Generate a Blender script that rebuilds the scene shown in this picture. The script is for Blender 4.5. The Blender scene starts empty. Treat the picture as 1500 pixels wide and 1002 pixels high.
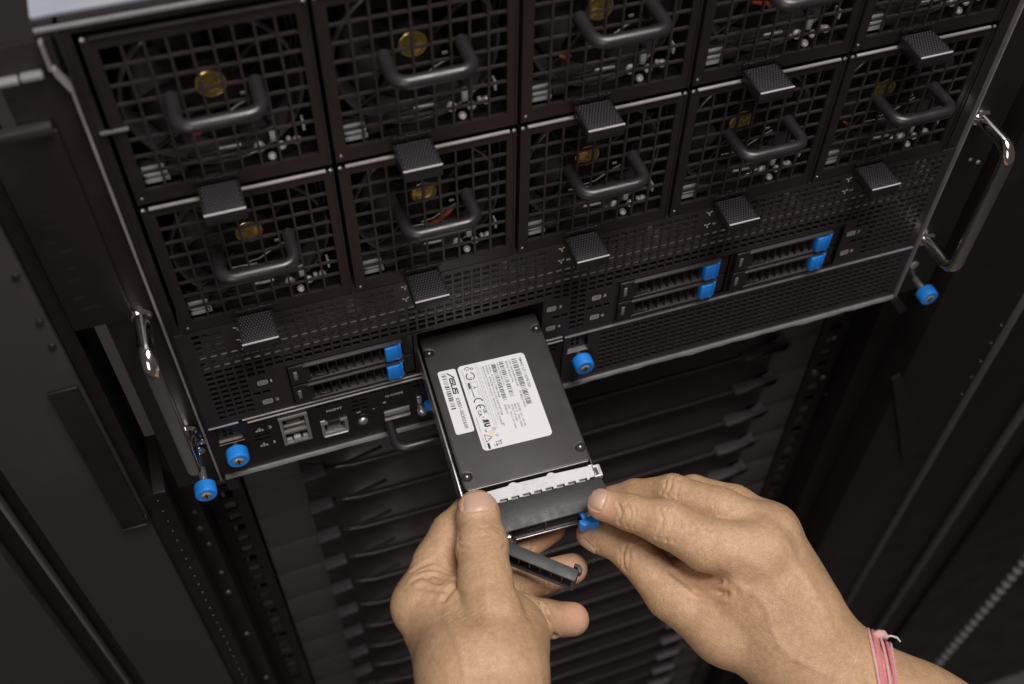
import bpy, bmesh, math, random, json
import numpy as np
from mathutils import Vector, Matrix

# ------------------------------------------------------------------ scene, camera, light
scene = bpy.context.scene
C = scene.collection
S = 0.001                                   # everything below is written in millimetres
random.seed(4)
rng = np.random.default_rng(7)

cam_d = bpy.data.cameras.new("camera")
cam = bpy.data.objects.new("camera", cam_d)
C.objects.link(cam)
CAM_R = ((0.9471235554, -0.3207024623, 0.0103393157),      # right
         (-0.2455025831, -0.7450325725, -0.6202055688),    # down
         (0.2066045800, 0.5848729747, -0.7843711819))      # forward
m = Matrix(((CAM_R[0][0], -CAM_R[1][0], -CAM_R[2][0], 42.88 * S),
            (CAM_R[0][1], -CAM_R[1][1], -CAM_R[2][1], -372.668 * S),
            (CAM_R[0][2], -CAM_R[1][2], -CAM_R[2][2], 338.602 * S),
            (0, 0, 0, 1)))
cam.matrix_world = m
cam_d.sensor_width = 36.0
cam_d.sensor_fit = 'HORIZONTAL'
cam_d.lens = 36.0 * 1590.874 / 1500.0
cam_d.clip_start = 0.01
cam_d.clip_end = 60.0
cam_d.dof.use_dof = True
cam_d.dof.focus_distance = 0.583
cam_d.dof.aperture_fstop = 6.6
cam_d.dof.aperture_blades = 7
scene.camera = cam

world = bpy.data.worlds.new("World")
scene.world = world
world.use_nodes = True
world.node_tree.nodes["Background"].inputs[0].default_value = (0.92, 0.74, 0.73, 1)
world.node_tree.nodes["Background"].inputs[1].default_value = 0.08

def area_light(name, loc, target, sx, sy, power, col):
    d = bpy.data.lights.new(name, 'AREA')
    d.shape = 'RECTANGLE'
    d.size, d.size_y = sx * S, sy * S
    d.energy = power
    d.color = col
    o = bpy.data.objects.new(name, d)
    C.objects.link(o)
    o.location = Vector(loc) * S
    o.rotation_euler = (Vector(target) - Vector(loc)).to_track_quat('-Z', 'Y').to_euler()
    return o
area_light("ceiling_panel_light", (330, -330, 1150), (170, -70, -150), 680, 480, 17.5, (1.0, 0.965, 0.95))
area_light("added_fill_light", (-460, -1080, 430), (120, -20, -260), 500, 700, 3.8, (1.0, 0.95, 0.93))  # added fill lamp, unseen, for chrome reflections and the lower rack

scene.view_settings.view_transform = 'Standard'
scene.view_settings.look = 'None'
scene.view_settings.exposure = 0.0
scene.view_settings.gamma = 1.0
scene.view_settings.use_curve_mapping = False
scene.cycles.max_bounces = 7
scene.cycles.diffuse_bounces = 3
scene.cycles.glossy_bounces = 3
scene.cycles.use_denoising = True
scene.cycles.caustics_reflective = False
scene.cycles.caustics_refractive = False

# ------------------------------------------------------------------ materials
def material(name, col, rough=0.5, metal=0.0, spec=0.5, bump=0.0, bscale=900.0, var=0.0, vscale=60.0, sss=0.0, coat=0.0, wear=None):
    if max(col) < 0.027 and metal < 0.3:
        col = (col[0] * 1.02, col[1] * 0.98, col[2] * 0.98)
    mt = bpy.data.materials.new(name)
    mt.use_nodes = True
    nt = mt.node_tree
    b = nt.nodes["Principled BSDF"]
    b.inputs["Base Color"].default_value = (*col, 1)
    b.inputs["Roughness"].default_value = rough
    b.inputs["Metallic"].default_value = metal
    b.inputs["Specular IOR Level"].default_value = spec
    if max(col) < 0.085 and name not in ('handle soft black', 'latch grey plastic', 'carrier bezel grey', 'drive casing'):
        # black paints and plastics here have a faint brown cast
        b.inputs["Specular Tint"].default_value = (1.0, 0.91, 0.90, 1) if max(col) < 0.027 else (1.0, 0.94, 0.94, 1)
    if coat:
        b.inputs["Coat Weight"].default_value = coat
    if bump or var or wear:
        tc = nt.nodes.new("ShaderNodeTexCoord")
    if bump:
        n = nt.nodes.new("ShaderNodeTexNoise")
        n.inputs["Scale"].default_value = bscale
        n.inputs["Detail"].default_value = 3
        nt.links.new(tc.outputs["Object"], n.inputs["Vector"])
        bp = nt.nodes.new("ShaderNodeBump")
        bp.inputs["Strength"].default_value = bump
        bp.inputs["Distance"].default_value = 0.0003
        nt.links.new(n.outputs["Fac"], bp.inputs["Height"])
        nt.links.new(bp.outputs["Normal"], b.inputs["Normal"])
    if var:
        n2 = nt.nodes.new("ShaderNodeTexNoise")
        n2.inputs["Scale"].default_value = vscale
        n2.inputs["Detail"].default_value = 5
        n2.inputs["Roughness"].default_value = 0.65
        nt.links.new(tc.outputs["Object"], n2.inputs["Vector"])
        mx = nt.nodes.new("ShaderNodeMix")
        mx.data_type = 'RGBA'
        mx.inputs[6].default_value = (*[c * (1 - var) for c in col], 1)
        mx.inputs[7].default_value = (*[min(1, c * (1 + var)) for c in col], 1)
        nt.links.new(n2.outputs["Fac"], mx.inputs[0])
        nt.links.new(mx.outputs[2], b.inputs["Base Color"])
        mr = nt.nodes.new("ShaderNodeMapRange")
        mr.inputs[1].default_value, mr.inputs[2].default_value = 0.3, 0.7
        mr.inputs[3].default_value, mr.inputs[4].default_value = max(0.03, rough - 0.10), min(1, rough + 0.10)
        nt.links.new(n2.outputs["Fac"], mr.inputs[0])
        nt.links.new(mr.outputs[0], b.inputs["Roughness"])
    return mt

M = {}
M['chassis'] = material('black powder coat', (0.0125, 0.0095, 0.0095), 0.42, 0, 0.45, 0.25, 1400, 0.25, 40)
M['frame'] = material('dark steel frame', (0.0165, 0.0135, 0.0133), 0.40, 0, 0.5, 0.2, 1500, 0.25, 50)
M['grille'] = material('grille black', (0.028, 0.022, 0.0215), 0.42, 0, 0.5, 0.15, 1500, 0.2, 50)
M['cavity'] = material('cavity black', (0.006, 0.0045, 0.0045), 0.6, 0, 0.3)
M['fan'] = material('fan plastic', (0.0095, 0.0075, 0.008), 0.50, 0, 0.25, 0.1, 700)
M['rim'] = material('fan bellmouth', (0.060, 0.053, 0.060), 0.18, 0.1, 0.7)
M['latch'] = material('latch grey plastic', (0.016, 0.0147, 0.017), 0.46, 0, 0.36, 0.2, 1500, 0.12, 90)
M['latchdot'] = material('latch grip plastic', (0.085, 0.079, 0.088), 0.42, 0, 0.5)
M['latchedge'] = material('latch pale edge', (0.55, 0.51, 0.52), 0.4, 0, 0.5)
M['handle'] = material('handle soft black', (0.019, 0.0175, 0.0195), 0.34, 0, 0.7, 0.12, 1100, 0.15, 70)
M['edge'] = material('worn steel edge', (0.32, 0.295, 0.29), 0.38, 0.35, 0.5, 0, 0, 0.3, 90)
M['brightedge'] = material('bare steel edge', (0.64, 0.60, 0.585), 0.40, 0.35, 0.5, 0, 0, 0.3, 60)
M['litlip'] = material('lit module lip', (0.42, 0.395, 0.39), 0.40, 0.35, 0.5, 0, 0, 0.35, 60)
M['lip'] = material('grey pan lip', (0.27, 0.265, 0.27), 0.40, 0.25, 0.5, 0.2, 500, 0.3, 80)
M['chrome'] = material('chrome', (0.74, 0.72, 0.69), 0.11, 1.0, 0.5, 0, 0, 0.06, 120)
M['zinc'] = material('zinc plate', (0.55, 0.57, 0.57), 0.34, 0.85, 0.5, 0.1, 600, 0.15, 90)
M['cover'] = material('galvanised cover', (0.46, 0.50, 0.56), 0.42, 0.35, 0.5, 0, 0, 0.12, 30)
M['white'] = material('white connector', (0.40, 0.44, 0.44), 0.45)
M['gold'] = material('gold sticker', (0.66, 0.52, 0.18), 0.24, 0.9, 0.5, 0, 0, 0.18, 300)
M['goldink'] = material('sticker print', (0.16, 0.11, 0.02), 0.5)
M['red'] = material('red wire', (0.26, 0.038, 0.016), 0.4)
M['blue'] = material('blue plastic', (0.020, 0.27, 0.86), 0.40, 0, 0.5, 0.10, 1200, 0.16, 160)
M['brass'] = material('brass screw', (0.66, 0.50, 0.30), 0.36, 0.45)
M['print'] = material('panel print', (0.58, 0.56, 0.56), 0.6)
M['printdim'] = material('panel print dim', (0.17, 0.16, 0.16), 0.6)
M['portmetal'] = material('port shield', (0.36, 0.345, 0.33), 0.36, 0.55, 0.5, 0.1, 500, 0.2, 150)
M['portin'] = material('port plastic', (0.025, 0.02, 0.02), 0.5)
M['lcd'] = material('code display face', (0.26, 0.255, 0.23), 0.35)
M['led'] = material('led window', (0.28, 0.27, 0.28), 0.45)
M['bezel'] = material('drive bezel plastic', (0.017, 0.0145, 0.016), 0.36, 0, 0.5, 0.15, 1300)
M['rib'] = material('drive rib', (0.060, 0.053, 0.052), 0.40)
M['ribdark'] = material('drive rib inner', (0.022, 0.0185, 0.0185), 0.42)
M['crest'] = material('louvre crest highlight', (0.050, 0.043, 0.045), 0.28, 0, 0.6)
M['ssd'] = material('drive casing', (0.050, 0.0445, 0.0435), 0.48, 0.15, 0.5, 0.35, 1700, 0.22, 45)
M['ssdedge'] = material('drive chamfer', (0.30, 0.28, 0.275), 0.32, 0.4, 0.5)
M['tray'] = material('carrier tray metal', (0.40, 0.385, 0.38), 0.30, 0.8, 0.5, 0, 0, 0.15, 90)
M['silver'] = material('silver carrier plate', (0.66, 0.65, 0.66), 0.42, 0.35, 0.5, 0.08, 900, 0.07, 120)
M['bezelgrey'] = material('carrier bezel grey', (0.046, 0.0435, 0.046), 0.50, 0, 0.5, 0.3, 1300, 0.1, 160)
M['label'] = material('white label', (0.76, 0.755, 0.76), 0.42, 0, 0.4, 0.03, 300, 0.02, 60)
M['ink'] = material('label ink', (0.014, 0.013, 0.014), 0.5)
M['greyink'] = material('label grey ink', (0.07, 0.068, 0.07), 0.5)
M['paleink'] = material('label pale ink', (0.30, 0.295, 0.30), 0.5)
M['yellow'] = material('label yellow ink', (0.72, 0.70, 0.40), 0.5)
M['pink'] = material('label pink ink', (0.58, 0.42, 0.56), 0.5)
M['lilac'] = material('label lilac ink', (0.50, 0.48, 0.70), 0.5)
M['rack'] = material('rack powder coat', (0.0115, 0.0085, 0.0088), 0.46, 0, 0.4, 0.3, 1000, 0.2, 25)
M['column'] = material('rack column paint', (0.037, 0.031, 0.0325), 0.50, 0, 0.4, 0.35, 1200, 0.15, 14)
M['blank'] = material('blanking panel plastic', (0.062, 0.054, 0.056), 0.42, 0, 0.45, 0.15, 700, 0.12, 20)
M['rackedge'] = material('rack edge', (0.13, 0.117, 0.117), 0.42, 0.2)
M['nut'] = material('cage nut', (0.13, 0.12, 0.118), 0.4, 0.6)
M['conduit'] = material('grey conduit', (0.24, 0.22, 0.23), 0.45)
M['louvre'] = material('louvre plastic', (0.020, 0.0165, 0.0175), 0.33, 0, 0.5, 0.1, 700, 0.15, 20)
M['tag'] = material('strip plastic', (0.030, 0.026, 0.026), 0.35)
M['tabgrey'] = material('snap tab plastic', (0.066, 0.059, 0.063), 0.35)
M['floor'] = material('floor tile', (0.16, 0.15, 0.145), 0.5, 0, 0.5, 0, 0, 0.12, 3)
M['thread'] = material('pink thread', (0.62, 0.24, 0.235), 0.9, 0, 0.2, 0.8, 1500, 0.35, 500)
M['palethread'] = material('pale pink thread', (0.68, 0.40, 0.38), 0.9, 0, 0.2, 0.8, 1500, 0.3, 500)
M['whitethread'] = material('white thread', (0.62, 0.58, 0.52), 0.85, 0, 0.2)

def skin_material():
    mt = bpy.data.materials.new('skin')
    mt.use_nodes = True
    nt = mt.node_tree
    N, Lk = nt.nodes, nt.links
    b = N["Principled BSDF"]
    tc = N.new("ShaderNodeTexCoord")
    n1 = N.new("ShaderNodeTexNoise"); n1.inputs["Scale"].default_value = 55; n1.inputs["Detail"].default_value = 6; n1.inputs["Roughness"].default_value = 0.6
    Lk.new(tc.outputs["Object"], n1.inputs["Vector"])
    r = N.new("ShaderNodeValToRGB")
    r.color_ramp.elements[0].position = 0.18; r.color_ramp.elements[0].color = (0.475, 0.278, 0.148, 1)
    r.color_ramp.elements[1].position = 0.82; r.color_ramp.elements[1].color = (0.72, 0.475, 0.285, 1)
    Lk.new(n1.outputs["Fac"], r.inputs[0])
    n2 = N.new("ShaderNodeTexNoise"); n2.inputs["Scale"].default_value = 420; n2.inputs["Detail"].default_value = 3
    Lk.new(tc.outputs["Object"], n2.inputs["Vector"])
    mx = N.new("ShaderNodeMix"); mx.data_type = 'RGBA'; mx.blend_type = 'MULTIPLY'
    r2 = N.new("ShaderNodeValToRGB")
    r2.color_ramp.elements[0].position = 0.3; r2.color_ramp.elements[0].color = (0.84, 0.80, 0.78, 1)
    r2.color_ramp.elements[1].position = 0.7; r2.color_ramp.elements[1].color = (1, 1, 1, 1)
    Lk.new(n2.outputs["Fac"], r2.inputs[0])
    mx.inputs[0].default_value = 1.0
    Lk.new(r.outputs[0], mx.inputs[6]); Lk.new(r2.outputs[0], mx.inputs[7])
    at = N.new("ShaderNodeAttribute"); at.attribute_name = "flush"
    mx2 = N.new("ShaderNodeMix"); mx2.data_type = 'RGBA'
    mx2.inputs[7].default_value = (0.68, 0.38, 0.26, 1)
    Lk.new(at.outputs["Fac"], mx2.inputs[0]); Lk.new(mx.outputs[2], mx2.inputs[6])
    Lk.new(mx2.outputs[2], b.inputs["Base Color"])
    b.inputs["Roughness"].default_value = 0.44
    b.inputs["Specular IOR Level"].default_value = 0.45
    b.inputs["Subsurface Weight"].default_value = 0.12
    b.inputs["Subsurface Radius"].default_value = (1.0, 0.36, 0.18)
    b.inputs["Subsurface Scale"].default_value = 0.0025
    v = N.new("ShaderNodeTexVoronoi"); v.feature = 'DISTANCE_TO_EDGE'; v.inputs["Scale"].default_value = 900
    nz = N.new("ShaderNodeTexNoise"); nz.inputs["Scale"].default_value = 300
    Lk.new(tc.outputs["Object"], nz.inputs["Vector"])
    va = N.new("ShaderNodeVectorMath"); va.operation = 'MULTIPLY_ADD'
    va.inputs[1].default_value = (0.002, 0.002, 0.002)
    Lk.new(nz.outputs["Color"], va.inputs[0]); Lk.new(tc.outputs["Object"], va.inputs[2])
    Lk.new(va.outputs[0], v.inputs["Vector"])
    mr = N.new("ShaderNodeMapRange"); mr.inputs[2].default_value = 0.28
    Lk.new(v.outputs["Distance"], mr.inputs[0])
    ad = N.new("ShaderNodeMath"); ad.operation = 'ADD'
    Lk.new(mr.outputs[0], ad.inputs[0]); Lk.new(n2.outputs["Fac"], ad.inputs[1])
    bp = N.new("ShaderNodeBump"); bp.inputs["Strength"].default_value = 0.5; bp.inputs["Distance"].default_value = 0.00028
    Lk.new(ad.outputs[0], bp.inputs["Height"]); Lk.new(bp.outputs["Normal"], b.inputs["Normal"])
    return mt
M['skin'] = skin_material()
M['nail'] = material('fingernail', (0.66, 0.42, 0.31), 0.36, 0, 0.5, 0, 0, 0.06, 250)

# ------------------------------------------------------------------ mesh helpers (millimetres in, metres out)
class MB:
    """collects simple shapes, each kept apart by its own vertices"""
    def __init__(self):
        self.v, self.f = [], []
        self.tf = None
    def add(self, verts, faces):
        o = len(self.v)
        if self.tf is not None:
            verts = [tuple(self.tf @ Vector(p)) for p in verts]
        self.v += [tuple(p) for p in verts]
        self.f += [tuple(i + o for i in f) for f in faces]
        return self
    def box(self, x0, x1, y0, y1, z0, z1, bev=0.0, seg=2):
        if x0 > x1: x0, x1 = x1, x0
        if y0 > y1: y0, y1 = y1, y0
        if z0 > z1: z0, z1 = z1, z0
        if bev <= 0:
            return self.add([(x0, y0, z0), (x1, y0, z0), (x1, y1, z0), (x0, y1, z0), (x0, y0, z1), (x1, y0, z1), (x1, y1, z1), (x0, y1, z1)],
                            [(0, 3, 2, 1), (4, 5, 6, 7), (0, 1, 5, 4), (1, 2, 6, 5), (2, 3, 7, 6), (3, 0, 4, 7)])
        bm = bmesh.new()
        bmesh.ops.create_cube(bm, size=1.0)
        for p in bm.verts:
            p.co = Vector((x0 + (p.co.x + .5) * (x1 - x0), y0 + (p.co.y + .5) * (y1 - y0), z0 + (p.co.z + .5) * (z1 - z0)))
        bmesh.ops.bevel(bm, geom=list(bm.edges), offset=min(bev, (x1 - x0) * .45, (y1 - y0) * .45, (z1 - z0) * .45), segments=seg, affect='EDGES', profile=0.5)
        return self.bm(bm)
    def bm(self, bm):
        bm.verts.ensure_lookup_table()
        bm.verts.index_update()
        self.add([tuple(p.co) for p in bm.verts], [tuple(q.index for q in f.verts) for f in bm.faces])
        bm.free()
        return self
    def prism(self, poly, axis, a, b, bev=0.0, seg=2):
        """poly: 2-D outline in the plane across axis ('x': (y,z), 'y': (x,z), 'z': (x,y)), from a to b along axis"""
        def P(p, t):
            return {'x': (t, p[0], p[1]), 'y': (p[0], t, p[1]), 'z': (p[0], p[1], t)}[axis]
        n = len(poly)
        bm = bmesh.new()
        va = [bm.verts.new(P(p, a)) for p in poly]
        vb = [bm.verts.new(P(p, b)) for p in poly]
        bm.faces.new(va); bm.faces.new(vb[::-1])
        for i in range(n):
            bm.faces.new((va[i], vb[i], vb[(i + 1) % n], va[(i + 1) % n]))
        bmesh.ops.recalc_face_normals(bm, faces=bm.faces)
        if bev > 0:
            bmesh.ops.bevel(bm, geom=list(bm.edges), offset=bev, segments=seg, affect='EDGES', profile=0.5)
        return self.bm(bm)
    def tube(self, path, r, seg=12, caps=True):
        pts = [Vector(p) for p in path]
        n = len(pts)
        rs = r if isinstance(r, (list, tuple)) else [r] * n
        t0 = (pts[1] - pts[0]).normalized()
        up = Vector((0, 0, 1)) if abs(t0.z) < 0.9 else Vector((1, 0, 0))
        nrm = (up - t0 * up.dot(t0)).normalized()
        V, F = [], []
        for i in range(n):
            t = ((pts[min(i + 1, n - 1)] - pts[i]).normalized() + (pts[i] - pts[max(i - 1, 0)]).normalized())
            t = t.normalized() if t.length > 1e-9 else t0
            nrm = (nrm - t * nrm.dot(t)).normalized()
            bn = t.cross(nrm)
            for k in range(seg):
                a = 2 * math.pi * k / seg
                V.append(tuple(pts[i] + nrm * math.cos(a) * rs[i] + bn * math.sin(a) * rs[i]))
        for i in range(n - 1):
            for k in range(seg):
                k2 = (k + 1) % seg
                F.append((i * seg + k, i * seg + k2, (i + 1) * seg + k2, (i + 1) * seg + k))
        if caps:
            F.append(tuple(range(seg))[::-1])
            F.append(tuple((n - 1) * seg + k for k in range(seg)))
        return self.add(V, F)
    def lathe(self, c, axis, profile, seg=24):
        """profile: (distance along axis, radius)"""
        c, ax = Vector(c), Vector(axis).normalized()
        u = ax.orthogonal().normalized(); w = ax.cross(u)
        V, F = [], []
        n = len(profile)
        for (s, r) in profile:
            for k in range(seg):
                a = 2 * math.pi * k / seg
                V.append(tuple(c + ax * s + (u * math.cos(a) + w * math.sin(a)) * max(r, 1e-4)))
        for i in range(n - 1):
            for k in range(seg):
                k2 = (k + 1) % seg
                F.append((i * seg + k, i * seg + k2, (i + 1) * seg + k2, (i + 1) * seg + k))
        F.append(tuple(range(seg))[::-1])
        F.append(tuple((n - 1) * seg + k for k in range(seg)))
        return self.add(V, F)
    def cyl(self, c, axis, r, h, bev=0.0, seg=24):
        if bev > 0:
            return self.lathe(c, axis, [(0, r - bev), (bev * .3, r - bev * .3), (bev, r), (h - bev, r), (h - bev * .3, r - bev * .3), (h, r - bev)], seg)
        return self.lathe(c, axis, [(0, r), (h, r)], seg)
    def plate(self, xs, zs, solid, y0, y1):
        """sheet in the xz plane from y0 (front) to y1; solid(xc, zc) says where there is metal"""
        xs = sorted(set(round(a, 4) for a in xs)); zs = sorted(set(round(a, 4) for a in zs))
        nx, nz = len(xs) - 1, len(zs) - 1
        g = [[solid((xs[i] + xs[i + 1]) / 2, (zs[j] + zs[j + 1]) / 2) for j in range(nz)] for i in range(nx)]
        V, idx, F = [], {}, []
        def vid(i, j, k):
            key = (i, j, k)
            if key not in idx:
                idx[key] = len(V); V.append((xs[i], y0 if k == 0 else y1, zs[j]))
            return idx[key]
        for i in range(nx):
            for j in range(nz):
                if not g[i][j]:
                    continue
                F.append((vid(i, j, 0), vid(i + 1, j, 0), vid(i + 1, j + 1, 0), vid(i, j + 1, 0)))
                F.append((vid(i, j, 1), vid(i, j + 1, 1), vid(i + 1, j + 1, 1), vid(i + 1, j, 1)))
                if i == 0 or not g[i - 1][j]: F.append((vid(i, j, 0), vid(i, j + 1, 0), vid(i, j + 1, 1), vid(i, j, 1)))
                if i == nx - 1 or not g[i + 1][j]: F.append((vid(i + 1, j, 0), vid(i + 1, j, 1), vid(i + 1, j + 1, 1), vid(i + 1, j + 1, 0)))
                if j == 0 or not g[i][j - 1]: F.append((vid(i, j, 0), vid(i, j, 1), vid(i + 1, j, 1), vid(i + 1, j, 0)))
                if j == nz - 1 or not g[i][j + 1]: F.append((vid(i, j + 1, 0), vid(i + 1, j + 1, 0), vid(i + 1, j + 1, 1), vid(i, j + 1, 1)))
        return self.add(V, F)
    def mesh(self, name, mat, smooth=35):
        me = bpy.data.meshes.new(name)
        me.from_pydata([(a * S, b * S, c * S) for a, b, c in self.v], [], self.f)
        me.materials.append(M[mat])
        if smooth:
            me.polygons.foreach_set("use_smooth", [True] * len(me.polygons))
            me.set_sharp_from_angle(angle=math.radians(smooth))
        me.update()
        return me
    def build(self, name, mat, parent=None, smooth=35):
        o = bpy.data.objects.new(name, self.mesh(name, mat, smooth))
        C.objects.link(o)
        if parent is not None:
            o.parent = parent
        return o

def tag(o, label=None, cat=None, group=None, kind=None):
    if label: o["label"] = label
    if cat: o["category"] = cat
    if group: o["group"] = group
    if kind: o["kind"] = kind
    return o
def thing(name, label, cat, loc=(0, 0, 0), group=None):
    o = bpy.data.objects.new(name, None)
    C.objects.link(o)
    o.location = Vector(loc) * S
    o.empty_display_size = 0.01
    return tag(o, label, cat, group)
def copy_tree(o, parent=None):
    c = o.copy(); C.objects.link(c)
    c.parent = parent
    for ch in o.children:
        copy_tree(ch, c)
    return c
def arc(c, a, b, r, n=6):
    """rounded corner at c between directions a and b (unit vectors away from c)"""
    c, a, b = Vector(c), Vector(a).normalized(), Vector(b).normalized()
    half = a.angle(b) / 2
    d = r / math.tan(half)
    mid = c + (a + b).normalized() * (r / math.sin(half))
    p0, p1 = c + a * d - mid, c + b * d - mid
    ang = p0.angle(p1)
    return [mid + (p0 * math.sin((1 - k / n) * ang) + p1 * math.sin(k / n * ang)) / math.sin(ang) for k in range(n + 1)]
def bail(p0, p1, out, r_tube, r_bend, mb, seg=14):
    """U-shaped handle from p0 to p1 standing off by the vector out"""
    p0, p1, out = Vector(p0), Vector(p1), Vector(out)
    q0, q1 = p0 + out, p1 + out
    d = (p1 - p0).normalized()
    path = [p0] + arc(q0, -out, d, r_bend, 7) + arc(q1, -d, -out, r_bend, 7) + [p1]
    return mb.tube(path, r_tube, seg)

# text as flat mesh, cached as (verts, faces) in units of its size
_tc = {}
def text_shape(s, bold=0.0, spacing=1.0):
    key = (s, bold, spacing)
    if key not in _tc:
        cu = bpy.data.curves.new("lettering", 'FONT')
        cu.body = s; cu.size = 1.0; cu.resolution_u = 2; cu.offset = bold; cu.space_character = spacing
        ob = bpy.data.objects.new("lettering", cu)
        C.objects.link(ob)
        bpy.context.view_layer.update()
        me = bpy.data.meshes.new_from_object(ob.evaluated_get(bpy.context.evaluated_depsgraph_get()))
        V = [(v.co.x, v.co.y) for v in me.vertices]; F = [tuple(p.vertices) for p in me.polygons]
        bpy.data.objects.remove(ob); bpy.data.curves.remove(cu); bpy.data.meshes.remove(me)
        if V:
            x0 = min(v[0] for v in V); x1 = max(v[0] for v in V)
        else:
            x0, x1 = 0, 1
        _tc[key] = (V, F, x0, x1)
    return _tc[key]
def put_text(mb, s, origin, ex, ey, height, width=None, bold=0.0):
    """cap height and (optionally) total width in mm; ex / ey: writing and up directions"""
    V, F, x0, x1 = text_shape(s, bold)
    k = height / 0.70
    kx = k if width is None else width / max(x1 - x0, 1e-6)
    o, ex, ey = Vector(origin), Vector(ex), Vector(ey)
    mb.add([tuple(o + ex * ((a - x0) * kx) + ey * (b * k)) for a, b in V], F)
def quad2(mb, origin, ex, ey, x0, x1, y0, y1):
    o, ex, ey = Vector(origin), Vector(ex), Vector(ey)
    mb.add([tuple(o + ex * a + ey * b) for a, b in ((x0, y0), (x1, y0), (x1, y1), (x0, y1))], [(0, 1, 2, 3)])
def ring2(mb, origin, ex, ey, cx, cy, r0, r1, a0=0, a1=360, n=28):
    o, ex, ey = Vector(origin), Vector(ex), Vector(ey)
    V, F = [], []
    for k in range(n + 1):
        a = math.radians(a0 + (a1 - a0) * k / n)
        for r in (r0, r1):
            V.append(tuple(o + ex * (cx + r * math.cos(a)) + ey * (cy + r * math.sin(a))))
    for k in range(n):
        F.append((2 * k, 2 * k + 1, 2 * k + 3, 2 * k + 2))
    mb.add(V, F)
def stroke2(mb, origin, ex, ey, pts, w):
    """flat polyline of width w"""
    o, ex, ey = Vector(origin), Vector(ex), Vector(ey)
    for (ax, ay), (bx, by) in zip(pts[:-1], pts[1:]):
        l = math.hypot(bx - ax, by - ay); nx, ny = -(by - ay) / l * w / 2, (bx - ax) / l * w / 2
        tx, ty = (bx - ax) / l * w / 2, (by - ay) / l * w / 2
        mb.add([tuple(o + ex * a + ey * b) for a, b in ((ax - tx + nx, ay - ty + ny), (ax - tx - nx, ay - ty - ny), (bx + tx - nx, by + ty - ny), (bx + tx + nx, by + ty + ny))], [(0, 1, 2, 3)])
PX, PZ = (1, 0, 0), (0, 0, 1)
# ------------------------------------------------------------------ the setting
o = MB().box(-3000, 3400, -3000, 3400, -1420, -1400).build('floor', 'floor'); tag(o, kind='structure')

# ------------------------------------------------------------------ the server
server = thing('rack_server', 'tall black rack server with meshed fan modules, drive bays and blue thumbscrews', 'server', (222, 0, -219))
SO = Vector((222, 0, -219))
def world_part(mb, name, mat, parent=None, smooth=35, origin=SO):
    """a part of a thing whose Empty stands at origin, written in world millimetres"""
    mb.v = [(a - origin[0], b - origin[1], c - origin[2]) for a, b, c in mb.v]
    return mb.build(name, mat, parent, smooth)

# front sheet between the fan modules and the lower trays, with the bays cut out
HX, HZ, HWX, HWZ = 5.3, 4.42, 3.95, 3.15
BAYS = [(45.0, 116.2), (118.2, 192.6), (239.6, 311.2), (312.6, 387.4)]
BZ0, BZ1 = -165.6, -131.2
def holes_plate(x0, x1, z0, z1, hx, hz, hwx, hwz, ox, oz, cuts, keep, y0, y1):
    xs, zs = [x0, x1], [z0, z1]
    nx = int((x1 - x0) / hx) + 1; nz = int((z1 - z0) / hz) + 1
    hxs, hzs = [], []
    for i in range(nx + 1):
        a = x0 + ox + i * hx
        if a > x0 + .6 and a + hwx < x1 - .6:
            hxs.append((a, a + hwx)); xs += [a, a + hwx]
    for j in range(nz + 1):
        b = z1 - oz - j * hz
        if b - hwz > z0 + .6 and b < z1 - .6:
            hzs.append((b - hwz, b)); zs += [b - hwz, b]
    for c in cuts:
        xs += [c[0], c[1]]; zs += [c[2], c[3]]
    good = set()
    for i, (a, b) in enumerate(hxs):
        for j, (c, d) in enumerate(hzs):
            if all(b < k[0] - .5 or a > k[1] + .5 or d < k[2] - .5 or c > k[3] + .5 for k in list(cuts) + list(keep)):
                good.add((i, j))
    import bisect
    la = [h[0] for h in hxs]; lc = sorted((h[0], j) for j, h in enumerate(hzs)); lz = [q[0] for q in lc]
    def solid(x, z):
        for c in cuts:
            if c[0] < x < c[1] and c[2] < z < c[3]: return False
        i = bisect.bisect_right(la, x) - 1
        if i < 0 or x > hxs[i][1]: return True
        jj = bisect.bisect_right(lz, z) - 1
        if jj < 0: return True
        j = lc[jj][1]
        if z > hzs[j][1]: return True
        return (i, j) not in good
    return MB().plate(xs, zs, solid, y0, y1)
cuts = [(a, b, BZ0, BZ1) for a, b in BAYS]
keep = [(a - 2.5, b + 2.5, BZ0 - 2, BZ1 + 1.0) for a, b in BAYS]
ICONS = [(31, -140, '1'), (31, -157.6, '2'), (198.4, -140, '3'), (198.4, -157.6, '4'), (226.2, -140, '5'), (226.2, -157.6, '6'), (394, -140.7, '7'), (394, -157.7, '8')]
keep += [(x - 3.2, x + 8.4, z - 2.6, z + 2.6) for x, z, _ in ICONS]
keep += [(88 * k + 22, 88 * k + 34.5, -104, -87) for k in range(5)]
keep += [(-5, -1, -170, -86), (446, 450, -170, -86), (36, 46, -168, -129), (189, 195, -168, -129), (387, 391, -168, -129)]
mb = holes_plate(-4.6, 448.4, -168.6, -86.6, HX, HZ, HWX, HWZ, 2.6, 3.2, cuts, keep, 0.0, 1.2)
vent = world_part(mb, 'vent_panel', 'grille', server, 0)

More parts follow.
